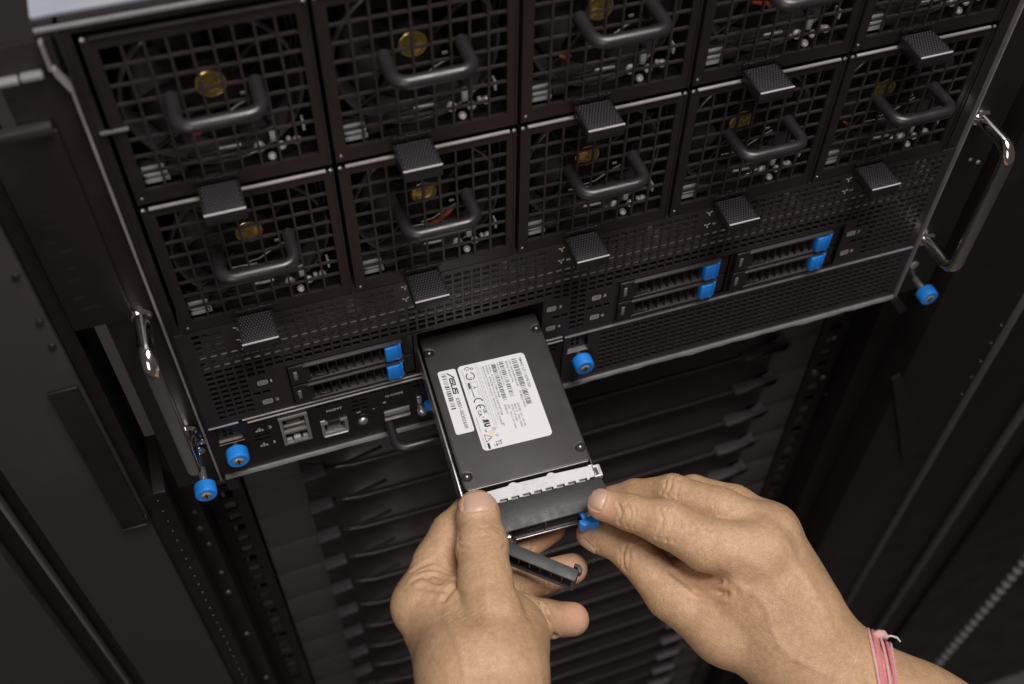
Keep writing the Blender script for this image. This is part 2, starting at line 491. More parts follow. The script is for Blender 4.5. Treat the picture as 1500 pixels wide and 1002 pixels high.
# printed icons on it
pm = MB()
def drive_icon(mb, x, z, num):
    O = (x, -0.05, z)
    stroke2(mb, O, PX, PZ, [(-2.5, -1.7), (2.5, -1.7), (2.5, 1.7), (-2.5, 1.7), (-2.5, -1.7)], .5)
    for k in (-.75, 0, .75):
        stroke2(mb, O, PX, PZ, [(-1.9, k), (.8, k)], .36); stroke2(mb, O, PX, PZ, [(1.2, k), (1.9, k)], .36)
    put_text(mb, num, (x + 4.3, -0.05, z - 1.15), PX, PZ, 2.5, 1.9 if num != '1' else .8, 0.01)
def fan_icon(mb, x, z, num):
    O = (x, -0.05, z)
    for a in (20, 140, 260):
        ca, sa = math.cos(math.radians(a)), math.sin(math.radians(a))
        stroke2(mb, O, PX, PZ, [(.3 * ca, .3 * sa), (1.6 * ca - .5 * sa, 1.6 * sa + .5 * ca)], .8)
    ring2(mb, O, PX, PZ, 0, 0, .0, .5, n=8)
    if num: put_text(mb, num, (x + 3.0, -0.05, z - .9), PX, PZ, 1.8, 2.4, 0.01)
for x, z, n in ICONS: drive_icon(pm, x, z, n)
for k in range(5):
    fan_icon(pm, 88 * k + 26.3, -91.0, ''); fan_icon(pm, 88 * k + 26.3, -100.6, '%d' % (k + 6) if k else '6')
world_part(pm, 'printed_icon', 'print', vent, 0)

# side flanges, ears, top cover, inner box
mb = MB()
mb.box(-7.9, -6.8, -2.6, 40, -219, 69)
world_part(mb, 'side_flange', 'edge', server)
mb = MB(); mb.box(449.4, 450.4, -1.6, 40, -219, 95)
world_part(mb, 'side_flange', 'edge', server)
mb = MB(); mb.box(-6.3, -4.7, -0.2, 40, -218, 94)
world_part(mb, 'side_post', 'frame', server)
mb = MB(); mb.box(-4.7, -1.2, 0.6, 3.0, -86.4, 92)
world_part(mb, 'side_post', 'frame', server)
mb = MB(); mb.box(441.5, 448.5, 0.6, 3.0, -86.4, 92)
world_part(mb, 'side_post', 'frame', server)
mb = MB().box(-32, -8.3, 0.4, 2.4, -219, 92, .5)
ear_l = world_part(mb, 'rack_ear', 'chassis', server)
mb = MB().box(450.7, 476, 0.4, 2.4, -219, 92, .5)
ear_r = world_part(mb, 'rack_ear', 'chassis', server)
mb = MB(); mb.prism([(-11.6, 80), (-10.2, 80), (-7.0, 71), (-6.8, 69.2), (-8.0, 69.2), (-8.6, 70.5), (-11, 77)], 'y', -3, 2)
world_part(mb, 'ear_clip', 'edge', server)
mb = MB().box(-12.5, -11.2, -3, 2, 80, 92)
world_part(mb, 'ear_clip', 'edge', server)
mb = MB().box(-3.5, 8, -1.5, 0.5, 44.5, 45.8, .3)
world_part(mb, 'ear_clip', 'rackedge', server)
mb = MB().box(-14, 450, 10, 90, 93.6, 96.0, .5)
world_part(mb, 'top_cover', 'cover', server)
mb = MB().box(-13.2, 450, 0.2, 1.8, 94.2, 96.2, .5)
world_part(mb, 'top_lip', 'lip', server)
mb = MB().box(-13, 450, 1.0, 9.9, 91.6, 94.0)
world_part(mb, 'top_groove', 'chassis', server)
mb = MB()
mb.box(-6.2, 450, 60, 62, -218, 92); mb.box(-6.2, -4.8, 40.2, 60, -218, 92); mb.box(448.7, 450.5, 40.2, 60, -218, 92)
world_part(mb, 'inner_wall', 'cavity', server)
# metal ledges that glint through the vent holes
mb = MB(); mb.box(-3.8, 447.5, 1.7, 40, -112.4, -110.2, .2); mb.box(-3.8, 447.5, 1.7, 40, -120.6, -119.4, .2)
world_part(mb, 'inner_shelf', 'brightedge', server)
mb = MB()
for x in range(12, 440, 31):
    mb.box(x, x + 14 + 5 * math.sin(x), 1.5, 6, -121.6 + 1.4 * math.sin(x * .7), -120.9 + 1.4 * math.sin(x * .7)); mb.lathe((x + 17, 4.5, -114.5), (0, -1, 0), [(0, 1.8), (1, 1.8), (1.7, .9)], 10)
world_part(mb, 'inner_bracket', 'edge', server)
for a, b in BAYS:
    mb = MB()
    mb.plate([a - .9, a, b, b + .9], [BZ0 - .9, BZ0, BZ1, BZ1 + .9], lambda x, z, a=a, b=b: not (a < x < b and BZ0 < z < BZ1), -0.5, 26)
    world_part(mb, 'bay_frame', 'frame', server, 0)
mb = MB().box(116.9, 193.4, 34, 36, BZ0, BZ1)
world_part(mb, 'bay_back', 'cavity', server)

# lower trays: left management tray, right grille tray, double bright seam above them
mb = MB().box(14.6, 206.4, -0.5, 1.0, -169.0, -168.3); mb.box(-4.4, 12.2, -0.5, 1.0, -169.9, -169.2)
world_part(mb, 'seam_edge', 'brightedge', server)
mb = MB().box(208.0, 447.4, -0.8, 1.0, -170.7, -169.9)
world_part(mb, 'seam_edge', 'edge', server)
mt_cuts = [(-1.4, 12.3, -186.8, -170.2), (33.2, 50.4, -203.2, -176.0), (56.0, 72.4, -204.0, -191.2), (94.0, 109.9, -201.0, -196.4)]
mt_keep = [(-5, 16, -220, -170), (18.2, 25.2, -184.2, -178.8), (18.2, 25.2, -199.6, -194), (26, 31, -184, -179), (26, 31, -199.6, -194.8),
           (31, 53, -206, -174), (53, 200, -220, -189.6), (58.5, 72.2, -189.6, -179.2), (14, 56, -220, -201.2), (91, 112, -189, -179.6), (110, 206, -220, -184)]
mb = holes_plate(-4.6, 206.6, -217.6, -171.6, 5.3, 4.1, 3.9, 2.4, 22.6, 2.6, mt_cuts, mt_keep, 0.0, 1.2)
tray_l = world_part(mb, 'management_tray', 'chassis', server, 0)
mb = MB().box(17.0, 206.6, -0.6, 0.9, -172.3, -171.7)
world_part(mb, 'tray_edge', 'brightedge', tray_l)
mg_cuts = [(210.6, 223.5, -187.6, -171.6)]
mg_keep = [(207, 228, -220, -171), (446, 449, -220, -171)]
mb = holes_plate(207.4, 448.4, -217.6, -171.4, 5.3, 4.3, 4.1, 3.1, 3.2, 3.8, mg_cuts, mg_keep, 0.0, 1.2)
tray_r = world_part(mb, 'grille_tray', 'grille', server, 0)
mb = MB()
for i in range(40):
    x = 229 + i * 5.3
    mb.box(x, x + 3.4, 4.5 + .7 * math.sin(i * 2.1), 7, -205 - .5 * math.sin(i), -192 - .8 * math.cos(i * 1.7), .3, 1)
world_part(mb, 'heatsink_fin', 'tag', server)
# recesses beside the inner thumbscrews
for x0, x1 in ((-1.4, 12.3), (210.6, 223.5)):
    mb = MB().plate([x0, x0 + 3.0, x0 + 5.2, x0 + 6.4, x0 + 8.6, x1], [-186.8, -184.5, -181.8, -180.2, -177.5, -170.4],
                    lambda x, z, x0=x0: not ((x0 + 3 < x < x0 + 5.2 or x0 + 6.4 < x < x0 + 8.6) and (-184.5 < z < -181.8 or -180.2 < z < -177.5)), 3.2, 4.0)
    world_part(mb, 'recess_plate', 'frame', server, 0)
    mb = MB().box(x0 - .4, x1 + .4, -0.3, 3.4, -187.4, -186.9)
    world_part(mb, 'recess_edge', 'edge', server)
mb = MB()
pts = []
n = 60
for i in range(n + 1):                                      # pan lip: slightly dented strip along the bottom edge
    x = -4.6 + 453 * i / n
    w = 0.35 * math.sin(x * .11) * math.sin(x * .037) + .25 * math.sin(x * .31) if x > 200 else 0.1 * math.sin(x * .2)
    pts.append((x, w))
for (xa, wa), (xb, wb) in zip(pts[:-1], pts[1:]):
    mb.add([(xa, -1.6 + wa * .5, -217.8), (xb, -1.6 + wb * .5, -217.8), (xb, -2.2 + wb, -219.6 + wb * .4), (xa, -2.2 + wa, -219.6 + wa * .4),
            (xa, 30, -217.8), (xb, 30, -217.8), (xb, 30, -219.4), (xa, 30, -219.4)],
           [(0, 1, 5, 4), (0, 3, 2, 1), (3, 7, 6, 2), (4, 5, 6, 7)])
world_part(mb, 'bottom_lip', 'lip', server, 60)
mb = MB().box(5.4, 6.4, -0.6, 0.6, -217.5, -211, .2); mb.box(7.2, 8.2, -0.6, 0.6, -217.5, -212, .2)
world_part(mb, 'lip_tab', 'frame', server)
mb = MB().box(-5.6, 1.2, -1.0, 3, -234, -221, .6)
world_part(mb, 'foot_tab', 'latch', server)
mb = MB().prism([(450, -226), (454, -222), (466, -238), (462, -243)], 'y', -1, 2)
world_part(mb, 'foot_tab', 'latch', server)

# ports on the management tray
def port(x0, x1, z0, z1, name, two):
    mb = MB()
    mb.plate([x0 + .3, x0 + 2.1, x1 - 2.1, x1 - .3], [z0 + .3, z0 + 1.8] + ([z0 + 11.2, z0 + 13.2] if two else []) + [z1 - 2.0, z1 - .3],
             lambda x, z: not (x0 + 2.1 < x < x1 - 2.1 and ((z0 + 1.8 < z < (z0 + 11.2 if two else z1 - 2.0)) or (two and z0 + 13.2 < z < z1 - 2.0))), -1.0, 12)
    p = world_part(mb, name, 'portmetal', server, 0)
    off = Vector((0, 0, 0))
    ib = MB()
    ib.box(x0 + 2.0, x1 - 2.0, 8, 9, z0 + 1.8, z1 - 2)
    if two: ib.box(x0 + 4, x1 - 4, -0.2, 2, z1 - 4.6, z1 - 1.9); ib.box(x0 + 6, x1 - 6, -0.3, 2, z1 - 2.0, z1 - 1.1)
    else:
        ib.box(x0 + 4.5, x1 - 4.5, -1.1, 3, z1 - 2.0, z1 + .4)
    world_part(ib, 'port_cavity', 'portin', p)
    gb = MB()
    if two:
        for k in range(8): gb.box(x0 + 4.6 + k * 1.0, x0 + 5.15 + k * 1.0, 0.6, 1.1, z1 - 8.0, z1 - 5.4)
        world_part(gb, 'contact_pin', 'gold', p)
        wb = MB().box(x0 + 6.6, x0 + 10.4, -0.9, 2, z0 + 2.0, z0 + 6.0, .3)
        wb.box(x0 + 2.2, x0 + 5.4, 0.2, 2, z0 + 1.9, z0 + 4.2, .3); wb.box(x1 - 5.2, x1 - 2.4, 0.2, 2, z0 + 1.9, z0 + 4.2, .3)
        world_part(wb, 'port_latch', 'white', p)
        sb = MB().box(x0 + 2.4, x1 - 2.4, -.2, 1.2, z1 - 10.4, z1 - 9.0, .2)
        world_part(sb, 'port_shelf', 'edge', p)
    else:
        for k in range(8): gb.box(x0 + 4.0 + k * 1.05, x0 + 4.5 + k * 1.05, 1.0, 2.0, z0 + 2.0, z0 + 7.0)
        world_part(gb, 'contact_pin', 'portmetal', p)
        sb = MB().box(x0 + 1, x1 - 1, -1.6, 0, z0 - 1.0, z0 - .2, .2)
        world_part(sb, 'port_spring', 'brightedge', p)
        sb = MB().box(x0 + .4, x0 + 3.2, -.5, .3, z1 + .6, z1 + 1.8, .2)
        world_part(sb, 'status_led', 'print', p)
    return p
port(33.2, 50.4, -203.2, -176.0, 'network_port', True)
port(56.0, 72.4, -204.0, -191.2, 'management_port', False)
mb = MB().cyl((81.3, 0.2, -199.0), (0, -1, 0), 6.2, 1.0, .4, 36)
btn = world_part(mb, 'power_button', 'chassis', server)
mb = MB().lathe((81.0, -0.7, -198.7), (0, -1, 0), [(0, 3.0), (.6, 2.9), (1.4, 2.4), (1.9, 1.4), (2.0, .3)], 24)
world_part(mb, 'button_cap', 'zinc', btn)
mb = MB().box(94.2, 109.7, -0.9, 2.0, -200.8, -196.6, .3)
world_part(mb, 'code_display', 'lcd', server)
mb = MB().box(94.0, 109.9, -1.8, 0.4, -204.6, -203.4, .3)
world_part(mb, 'display_bracket', 'edge', server)
mb = MB().lathe((116.4, 0, -199.6), (0, -1, .0), [(0, 2.2), (2.5, 2.2), (3.2, 3.0), (5.5, 3.0), (6.2, 2.0), (7.0, 1.7), (7.0, .4)], 18)
mb.box(114.6, 117.6, -1, 1, -196, -190, .3)
world_part(mb, 'spring_plunger', 'zinc', server)
mb = MB().cyl((121.5, 0, -198.5), (0, -1, 0), 3.0, 5.0, .8, 20)
world_part(mb, 'blue_knob', 'blue', server)
pm = MB()
put_text(pm, 'MGMT', (61.2, -0.05, -182.2), PX, PZ, 1.9, 9.2, .02)
put_text(pm, 'Q-CODE', (96.2, -0.05, -182.6), PX, PZ, 1.7, 10.8, .02)
put_text(pm, '2', (27.2, -0.05, -182.9), PX, PZ, 2.5, 1.9, .02)
put_text(pm, '1', (27.8, -0.05, -198.4), PX, PZ, 2.5, .9, .02)
for x, z in ((22.0, -181.9), (22.2, -197.2)):
    O = (x, -0.05, z)
    for a, b in ((0, 1.0), (-1.7, -1.0), (0, -1.0), (1.7, -1.0)): quad2(pm, O, PX, PZ, a - .6, a + .6, b - .55, b + .55)
    stroke2(pm, O, PX, PZ, [(-1.7, -.2), (1.7, -.2)], .35); stroke2(pm, O, PX, PZ, [(0, .5), (0, -.2)], .35)
quad2(pm, (94.6, -0.05, -187.4), PX, PZ, -.2, 1.6, -.5, .6); quad2(pm, (78.0, -0.05, -190.6), PX, PZ, 0, 2.6, 0, .9); quad2(pm, (88.0, -0.05, -191.0), PX, PZ, 0, .9, 0, .7)
world_part(pm, 'printed_text', 'print', tray_l, 0)
# tray bail
mb = MB(); bail((96.2, 1, -208.2), (166, 1, -208.2), (0, -22, 0), 2.9, 6.5, mb, 16)
world_part(mb, 'tray_handle', 'handle', server, 60)

# thumbscrews (shaft, blue knob, brass slot head)
def thumbscrew(x, z, y0, stand):
    mb = MB().cyl((x, y0, z), (0, -1, 0), 2.3, stand + 1, .2, 18)
    sh = world_part(mb, 'thumbscrew', 'zinc', server)
    mb = MB()
    prof = []
    seg = 48
    V, F = [], []
    ys = [(0, .90), (.6, 1.0), (6.6, 1.0), (7.4, .95), (7.8, .86), (7.8, .52), (6.4, .50)]
    for s, q in ys:
        for k in range(seg):
            a = 2 * math.pi * k / seg
            r = 6.3 * q * (1 - (.022 if (k % 2 and .95 <= q and s < 7) else 0))
            V.append((x + r * math.cos(a), y0 - stand - s, z + r * math.sin(a)))
    for i in range(len(ys) - 1):
        for k in range(seg):
            F.append((i * seg + k, (i + 1) * seg + k, (i + 1) * seg + (k + 1) % seg, i * seg + (k + 1) % seg))
    F.append(tuple(range(seg)))
    mb.add(V, F)
    world_part(mb, 'knob', 'blue', sh, 30)
    mb = MB().lathe((x, y0 - stand - 6.3, z), (0, -1, 0), [(0, 3.3), (1.0, 3.3), (1.7, 2.6), (1.9, 1.2), (1.2, .6)], 20)
    world_part(mb, 'screw_head', 'brass', sh, 40)
    mb = MB(); yy = y0 - stand - 8.3
    mb.box(x - 2.1, x + 2.1, yy, yy + .4, z - .45, z + .45); mb.box(x - .45, x + .45, yy - .05, yy + .35, z - 2.1, z + 2.1)
    world_part(mb, 'screw_slot', 'portin', sh, 0)
for x, z, y0, st in ((6.6, -191.5, 0, 3.2), (218.4, -191.5, 0, 3.2), (-15.8, -205.0, 0.4, 11.5), (461.5, -206.0, 0.4, 11.5)):
    thumbscrew(x, z, y0, st)

# chrome pull handles on the ears
for x, ear in ((-15.2, ear_l), (456.2, ear_r)):
    mb = MB(); bail((x, 1, -65.5), (x, 1, -165.5), (0, -31, 0), 4.0, 9.0, mb, 20)
    h = world_part(mb, 'pull_handle', 'chrome', server, 60)
    for z in (-65.5, -165.5):
        mb = MB().lathe((x, 0.5, z), (0, -1, 0), [(0, 5.6), (1.6, 5.6), (2.4, 4.9), (3.0, 4.2)], 24)
        world_part(mb, 'handle_collar', 'chrome', h, 40)
mb = MB().cyl((-13.2, 0.5, -186), (0, -1, 0), 3.4, 1.6, .4, 20); mb.cyl((-9.6, 0.5, -178), (0, -1, 0), 2.2, 1.6, .4, 16)
world_part(mb, 'ear_screw', 'chrome', server)
mb = MB().cyl((455.6, 0.5, -190), (0, -1, 0), 3.2, 1.4, .4, 20); mb.cyl((470, 0.5, -104), (0, -1, 0), 1.5, .8, .3, 16); mb.cyl((463, 0.5, -100), (0, -1, 0), 1.2, .8, .3, 16)
world_part(mb, 'ear_screw', 'edge', server)
# dark strip with raised marks on the left ear
mb = MB().box(-46, -18, -2.0, 0.2, -64, 52, .8)
strip = world_part(mb, 'ear_strip', 'rack', server)
pm = MB()
r_ = random.Random(5)
for k in range(11):
    z = 36 - k * 8.6 + r_.uniform(-2.5, 2.5)
    quad2(pm, (-38 + r_.uniform(-2, 2), -2.06, z), PX, PZ, 0, r_.uniform(3, 11), 0, r_.uniform(.8, 2.4))
    if k % 2: quad2(pm, (-24 + r_.uniform(-2, 1), -2.06, z), PX, PZ, 0, r_.uniform(1, 4), 0, 1.2)
world_part(pm, 'strip_mark', 'frame', strip, 0)
mb = MB().box(-46, -19, -5, 0.2, 52.4, 57, 1.2)
world_part(mb, 'strip_clip', 'tag', server)
mb = MB().box(-34, -24, -4, 0.2, 77, 79.6, .8); mb.box(-23.4, -15, -4, 0.2, 77.4, 80, .8)
world_part(mb, 'ear_bracket', 'lip', server)

# ------------------------------------------------------------------ fan modules (local mm: x 0..88, y 0 front, z 0..-86)
def build_module(label):
    t = thing('fan_module', label, 'fan module', (0, 0, 0), 'fan modules of the server')
    # frame with the mesh opening
    gx0, gx1, gz0, gz1, nx, nz = 6.4, 82.2, -78.6, -5.4, 9, 8
    mb = MB().plate([1.0, gx0, gx1, 87.0], [-85.9, gz0, gz1, -0.9], lambda x, z: not (gx0 < x < gx1 and gz0 < z < gz1), 0.0, 2.0)
    mb.box(1.0, 2.2, 2.1, 34, -85.9, -0.9); mb.box(85.8, 87.0, 2.1, 34, -85.9, -0.9); mb.box(2.3, 85.7, 2.1, 34, -85.9, -84.9)
    mb.box(2.3, 85.7, 2.1, 34, -2.0, -0.9)
    mb.box(1.0, 2.0, -0.55, -0.05, -85.5, -1.2); mb.box(86.0, 87.0, -0.55, -0.05, -85.5, -1.2)
    fr = mb.build('frame', 'frame', t, 0)
    mb = MB().box(4.6, 83.6, -0.8, 0.8, -0.85, 0.45, .3)
    mb.build('top_lip', 'litlip', t)  # the light caught along this lip is put into its paler metal
    mb = MB()
    for x in (2.2, 85.8): mb.lathe((x, 0.1, -0.2), (0, -1, 0), [(0, 1.0), (.6, 1.0), (1.0, .5), (1.1, .1)], 12)
    for x, z in ((3.4, -82.6),): mb.lathe((x, 0.1, z), (0, -1, 0), [(0, .8), (.3, .7), (.5, .1)], 10)
    tag(mb.build('rivet', 'zinc', t), kind='stuff')
    # wire grille: woven bars, verticals proud of horizontals
    mb = MB()
    px, pz = (gx1 - gx0) / nx, (gz1 - gz0) / nz
    for i in range(1, nx): mb.box(gx0 + i * px - .52, gx0 + i * px + .52, 0.15, 1.45, gz0 - .05, gz1 + .05)
    for j in range(1, nz): mb.box(gx0 - .05, gx1 + .05, 0.35, 1.65, gz0 + j * pz - .52, gz0 + j * pz + .52)
    mb.build('grille', 'grille', t, 0)
    # pull handle
    mb = MB(); bail((27.2, 0.4, -33.4), (61.2, 0.4, -33.4), (0, -20.6, 0), 3.05, 6.2, mb, 18)
    mb.build('handle', 'handle', t, 60)
    # release latch with its dotted grip
    mb = MB().box(27.0, 45.4, -20.0, -1.0, -88.4, -81.6, .5, 2)
    la = mb.build('latch', 'latch', t)
    mb = MB()
    for j in range(11):
        for i in range(11 if j % 2 else 10):
            x = 28.7 + i * 1.5 + (0 if j % 2 else .75); y = -18.6 + j * 1.62
            mb.add([(x - .36, y - .36, -81.62), (x + .36, y - .36, -81.62), (x + .36, y + .36, -81.62), (x - .36, y + .36, -81.62),
                    (x - .24, y - .24, -81.32), (x + .24, y - .24, -81.32), (x + .24, y + .24, -81.32), (x - .24, y + .24, -81.32)],
                   [(4, 5, 6, 7), (0, 1, 5, 4), (1, 2, 6, 5), (2, 3, 7, 6), (3, 0, 4, 7)])
    tag(mb.build('grip_dot', 'latchdot', la, 0), kind='stuff')
    mb = MB().box(27.1, 45.3, -20.25, -19.5, -82.3, -81.45, .25)
    mb.build('latch_edge', 'latchedge', la)  # paler strip along the latch's front edge
    mb = MB()
    for x in (27.2, 33.0, 39.0, 43.4): mb.box(x, x + 2.2, -1.8, 0.3, -80.4, -77.4, .4)
    mb.box(26.4, 46.2, -1.6, 0.3, -79.6, -78.0, .3)
    tag(mb.build('latch_hinge', 'chassis', t), kind='stuff')
    # fan: bellmouth, struts, blades, hub with its gold sticker
    cx, cz = 44.0, -43.0
    mb = MB()
    seg = 56
    prof = [(11.0, 38.6), (9.6, 38.2), (9.2, 37.4), (9.8, 36.4), (12.5, 35.4), (18, 34.7), (30, 34.4)]
    V, F = [], []
    for s, r in prof:
        for k in range(seg):
            a = 2 * math.pi * k / seg
            V.append((cx + r * math.cos(a), s, cz + r * math.sin(a)))
    for i in range(len(prof) - 1):
        for k in range(seg): F.append((i * seg + k, i * seg + (k + 1) % seg, (i + 1) * seg + (k + 1) % seg, (i + 1) * seg + k))
    mb.add(V, F)
    fan = mb.build('fan', 'rim', t, 60)
    V, F = [], []
    n = 6
    for i in range(n + 1):
        r = 13 + 20.6 * i / n
        a = .42 * (i / n) ** 1.2
        half = (.33 + .10 * i / n)
        for da, yy in ((-half, 27.0), (0, 21.2), (half, 16.5)):
            for dy in (0, 1.0):
                V.append((r * math.cos(a + da), yy + dy, r * math.sin(a + da)))
    for i in range(n):
        b, c = i * 6, (i + 1) * 6
        F += [(b, c, c + 2, b + 2), (b + 2, c + 2, c + 4, b + 4), (b + 1, b + 3, c + 3, c + 1), (b + 3, b + 5, c + 5, c + 3), (b, b + 1, c + 1, c), (b + 4, c + 4, c + 5, b + 5)]
    F += [(0, 2, 3, 1), (2, 4, 5, 3), (n * 6, n * 6 + 1, n * 6 + 3, n * 6 + 2), (n * 6 + 2, n * 6 + 3, n * 6 + 5, n * 6 + 4)]
    bme = MB().add(V, F).mesh('fan_blade', 'fan', 50)
    for k in range(7):
        bo = bpy.data.objects.new('fan_blade', bme); C.objects.link(bo); bo.parent = fan
        bo.location = Vector((cx, 0, cz)) * S; bo.rotation_euler = (0, 2 * math.pi * (k + .3) / 7, 0)
    mb = MB()
    for a in (38, 128, 218, 308):
        ca, sa = math.cos(math.radians(a)), math.sin(math.radians(a))
        mb.tube([(cx + 12 * ca, 12.5, cz + 12 * sa), (cx + 26 * ca - 3 * sa, 11.5, cz + 26 * sa + 3 * ca), (cx + 40 * ca, 10.5, cz + 40 * sa)], 1.15, 8)
    tag(mb.build('fan_strut', 'fan', fan, 60), kind='stuff')
    mb = MB().lathe((cx, 30, cz), (0, -1, 0), [(0, 13.6), (13.5, 13.6), (14.6, 12.8), (15.0, 11.0), (14.6, 7.6), (13.8, 7.4)], 40)
    hub = mb.build('fan_hub', 'fan', t, 40)
    mb = MB().lathe((cx, 16.5, cz + .2), (0, -1, 0), [(0, 6.8), (.35, 6.8), (.6, 6.4), (.45, 6.0), (.62, 5.6), (.72, 4.0), (.95, 2.0), (1.0, .2)], 36)
    mb.build('hub_sticker', 'gold', hub)
    mb = MB()
    ring2(mb, (cx, 15.75, cz + .2), PX, PZ, 0, 0, 4.6, 5.0); ring2(mb, (cx, 15.35, cz + .2), PX, PZ, 0, 0, .6, 1.0)
    stroke2(mb, (cx, 15.8, cz + .2), PX, PZ, [(-4.4, -2.0), (-1.5, -2.0)], .4); stroke2(mb, (cx, 15.8, cz + .2), PX, PZ, [(1.6, 2.2), (3.9, 2.2)], .4)
    mb.build('sticker_print', 'goldink', hub, 0)
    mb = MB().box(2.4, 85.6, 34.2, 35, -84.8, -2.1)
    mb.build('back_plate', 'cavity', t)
    # floor ledge: connector plates on the left, screws and clips on the right
    mb = MB()
    mb.box(6.8, 16.4, 3.6, 9, -71.6, -69.6, .3); mb.box(6.8, 17.0, 3.4, 9, -74.6, -72.8, .3); mb.box(6.8, 17.4, 3.2, 9, -78.0, -75.9, .3)
    tag(mb.build('connector_plate', 'white', t), kind='stuff')
    mb = MB().box(6.6, 17.6, 4.8, 10, -78.2, -69.4, .3); mb.box(18.0, 25.4, 3.6, 8, -76.8, -71.5, .4)
    tag(mb.build('connector_housing', 'portin', t), kind='stuff')
    mb = MB().box(3.0, 85.0, 3.0, 12, -84.6, -81.0, .4)
    mb.build('inner_ledge', 'frame', t)
    mb = MB()
    for x, y, z, r in ((57.5, 6, -72.4, 2.5), (62.0, 4.2, -77.4, 1.9), (67.0, 6.5, -74.6, 2.1), (74.2, 7.0, -73.6, 2.0), (70.5, 5.2, -70.6, 1.2)):
        mb.lathe((x, y, z), (0, -1, .35), [(0, r), (1.2, r), (1.9, r * .75), (2.2, r * .45), (1.6, r * .35)], 14)
    tag(mb.build('inner_screw', 'brightedge', t), kind='stuff')
    mb = MB().box(62.8, 65.6, 6, 9, -71.8, -65.0, .6); mb.box(77.2, 78.4, 3, 8, -66.5, -61.5, .4)
    tag(mb.build('standoff', 'white', t), kind='stuff')
    mb = MB()
    mb.tube([(27, 10, -73), (36, 8, -70.5), (46, 9, -71.0), (55, 8, -67.8), (66, 9, -63.6)], 0.8, 8)
    mb.build('cable', 'fan', t, 60); mb = MB()
    mb.tube([(7, 9, -66), (16, 7.5, -70), (28, 8, -74), (40, 8.5, -75.2), (52, 8, -73.6)], 0.9, 8)
    mb.build('cable', 'fan', t, 60); mb = MB()
    mb.tube([(80.5, 6, -8), (81.4, 7, -22), (79.0, 8, -40), (76.5, 8, -58), (70, 8, -66)], .7, 8)
    mb.build('cable', 'fan', t, 60); mb = MB()
    mb.tube([(78.6, 9, -8), (79.4, 9, -26), (77.2, 9, -45), (73, 9, -62)], .7, 8)
    mb.build('cable', 'fan', t, 60)
    mb = MB()
    mb.tube([(40, 9, -55.5), (46, 8, -53.6), (53, 8.6, -50.0), (60, 9, -47.4)], .45, 8)
    mb.tube([(32, 10, -58.0), (38, 9, -57.2), (44, 9.2, -58.0)], .5, 8)
    mb.box(54.6, 57.2, 7.4, 8.2, -44.6, -43.2, .2); mb.tube([(36, 10, -72), (44, 7.2, -70.2), (50, 7.6, -70.6)], .9, 8)
    tag(mb.build('wire', 'edge', t, 60), kind='stuff')
    return t

ROW1 = ['black fan module with two corner-mounted screws in the left end of the upper row, under the chassis top lip',
        'fan module in the upper row, second from the left, above the bright gold hub',
        'fan module at the middle of the upper row, red wire end left of its handle',
        'fan module in the upper row, second from the right, handle cut by photo top',
        'fan module at the right end of the upper row, only its bottom showing']
ROW2 = ['fan module at the left end of the lower row, orange wire behind its handle',
        'fan module in the lower row, second from left, bright gold hub, red wire',
        'fan module at the middle of the lower row, right above the drive being held',
        'fan module in the lower row, second from the right, below a dotted latch',
        'fan module at the right end of the lower row, nearest the right chrome handle']
ROW1[0] = 'fan module at the left end of the upper row, under the pale top cover'
proto = build_module(ROW2[2])
mods = {}
for r, labs in ((2, ROW2), (1, ROW1)):
    for k in range(5):
        t = proto if (r == 2 and k == 2) else copy_tree(proto)
        t['label'] = labs[k]
        t.location = Vector((88.0 * k, 0, 0 if r == 2 else 89.0)) * S
        mods[(r, k)] = t
shaded_lip = None
for k in range(5):                                           # the upper row's lips: their shade is put into the frames' darker material
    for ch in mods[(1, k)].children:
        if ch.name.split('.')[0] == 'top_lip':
            if shaded_lip is None:
                shaded_lip = ch.data.copy(); shaded_lip.materials.clear(); shaded_lip.materials.append(M['frame'])
            ch.data = shaded_lip
def extra(t, name, mat, mb):
    mb.build(name, mat, t, 60)
extra(mods[(2, 1)], 'red_wire', 'red', MB().tube([(43.5, 8, -56.8), (48, 6.6, -54.6), (53, 6.4, -51.0), (59, 7.5, -47.0)], [.9, 1.3, 1.2, .7], 10))
extra(mods[(2, 0)], 'red_wire', 'red', MB().tube([(43, 8, -62.5), (50, 6.4, -60.2), (57, 6.2, -57.6), (61, 8, -57.0)], [.8, 1.3, 1.3, .8], 10))
extra(mods[(1, 2)], 'red_wire', 'red', MB().tube([(22, 8, -58.0), (24.6, 6.6, -58.6), (27.4, 8, -59.6)], [.8, 1.3, .9], 10))
extra(mods[(1, 0)], 'red_wire', 'red', MB().tube([(30, 8, -57.0), (32, 6.6, -58.6), (34.4, 8, -60.6)], [.8, 1.2, .9], 10))
extra(mods[(1, 3)], 'red_wire', 'red', MB().tube([(30, 8, -50.0), (38, 6.6, -51.6), (44, 8, -53.6)], [.8, 1.2, .9], 10))
extra(mods[(2, 4)], 'red_wire', 'red', MB().tube([(16, 8, -52.0), (18.4, 6.6, -53.6), (20.4, 8, -54.6)], [.6, 1.0, .7], 10))

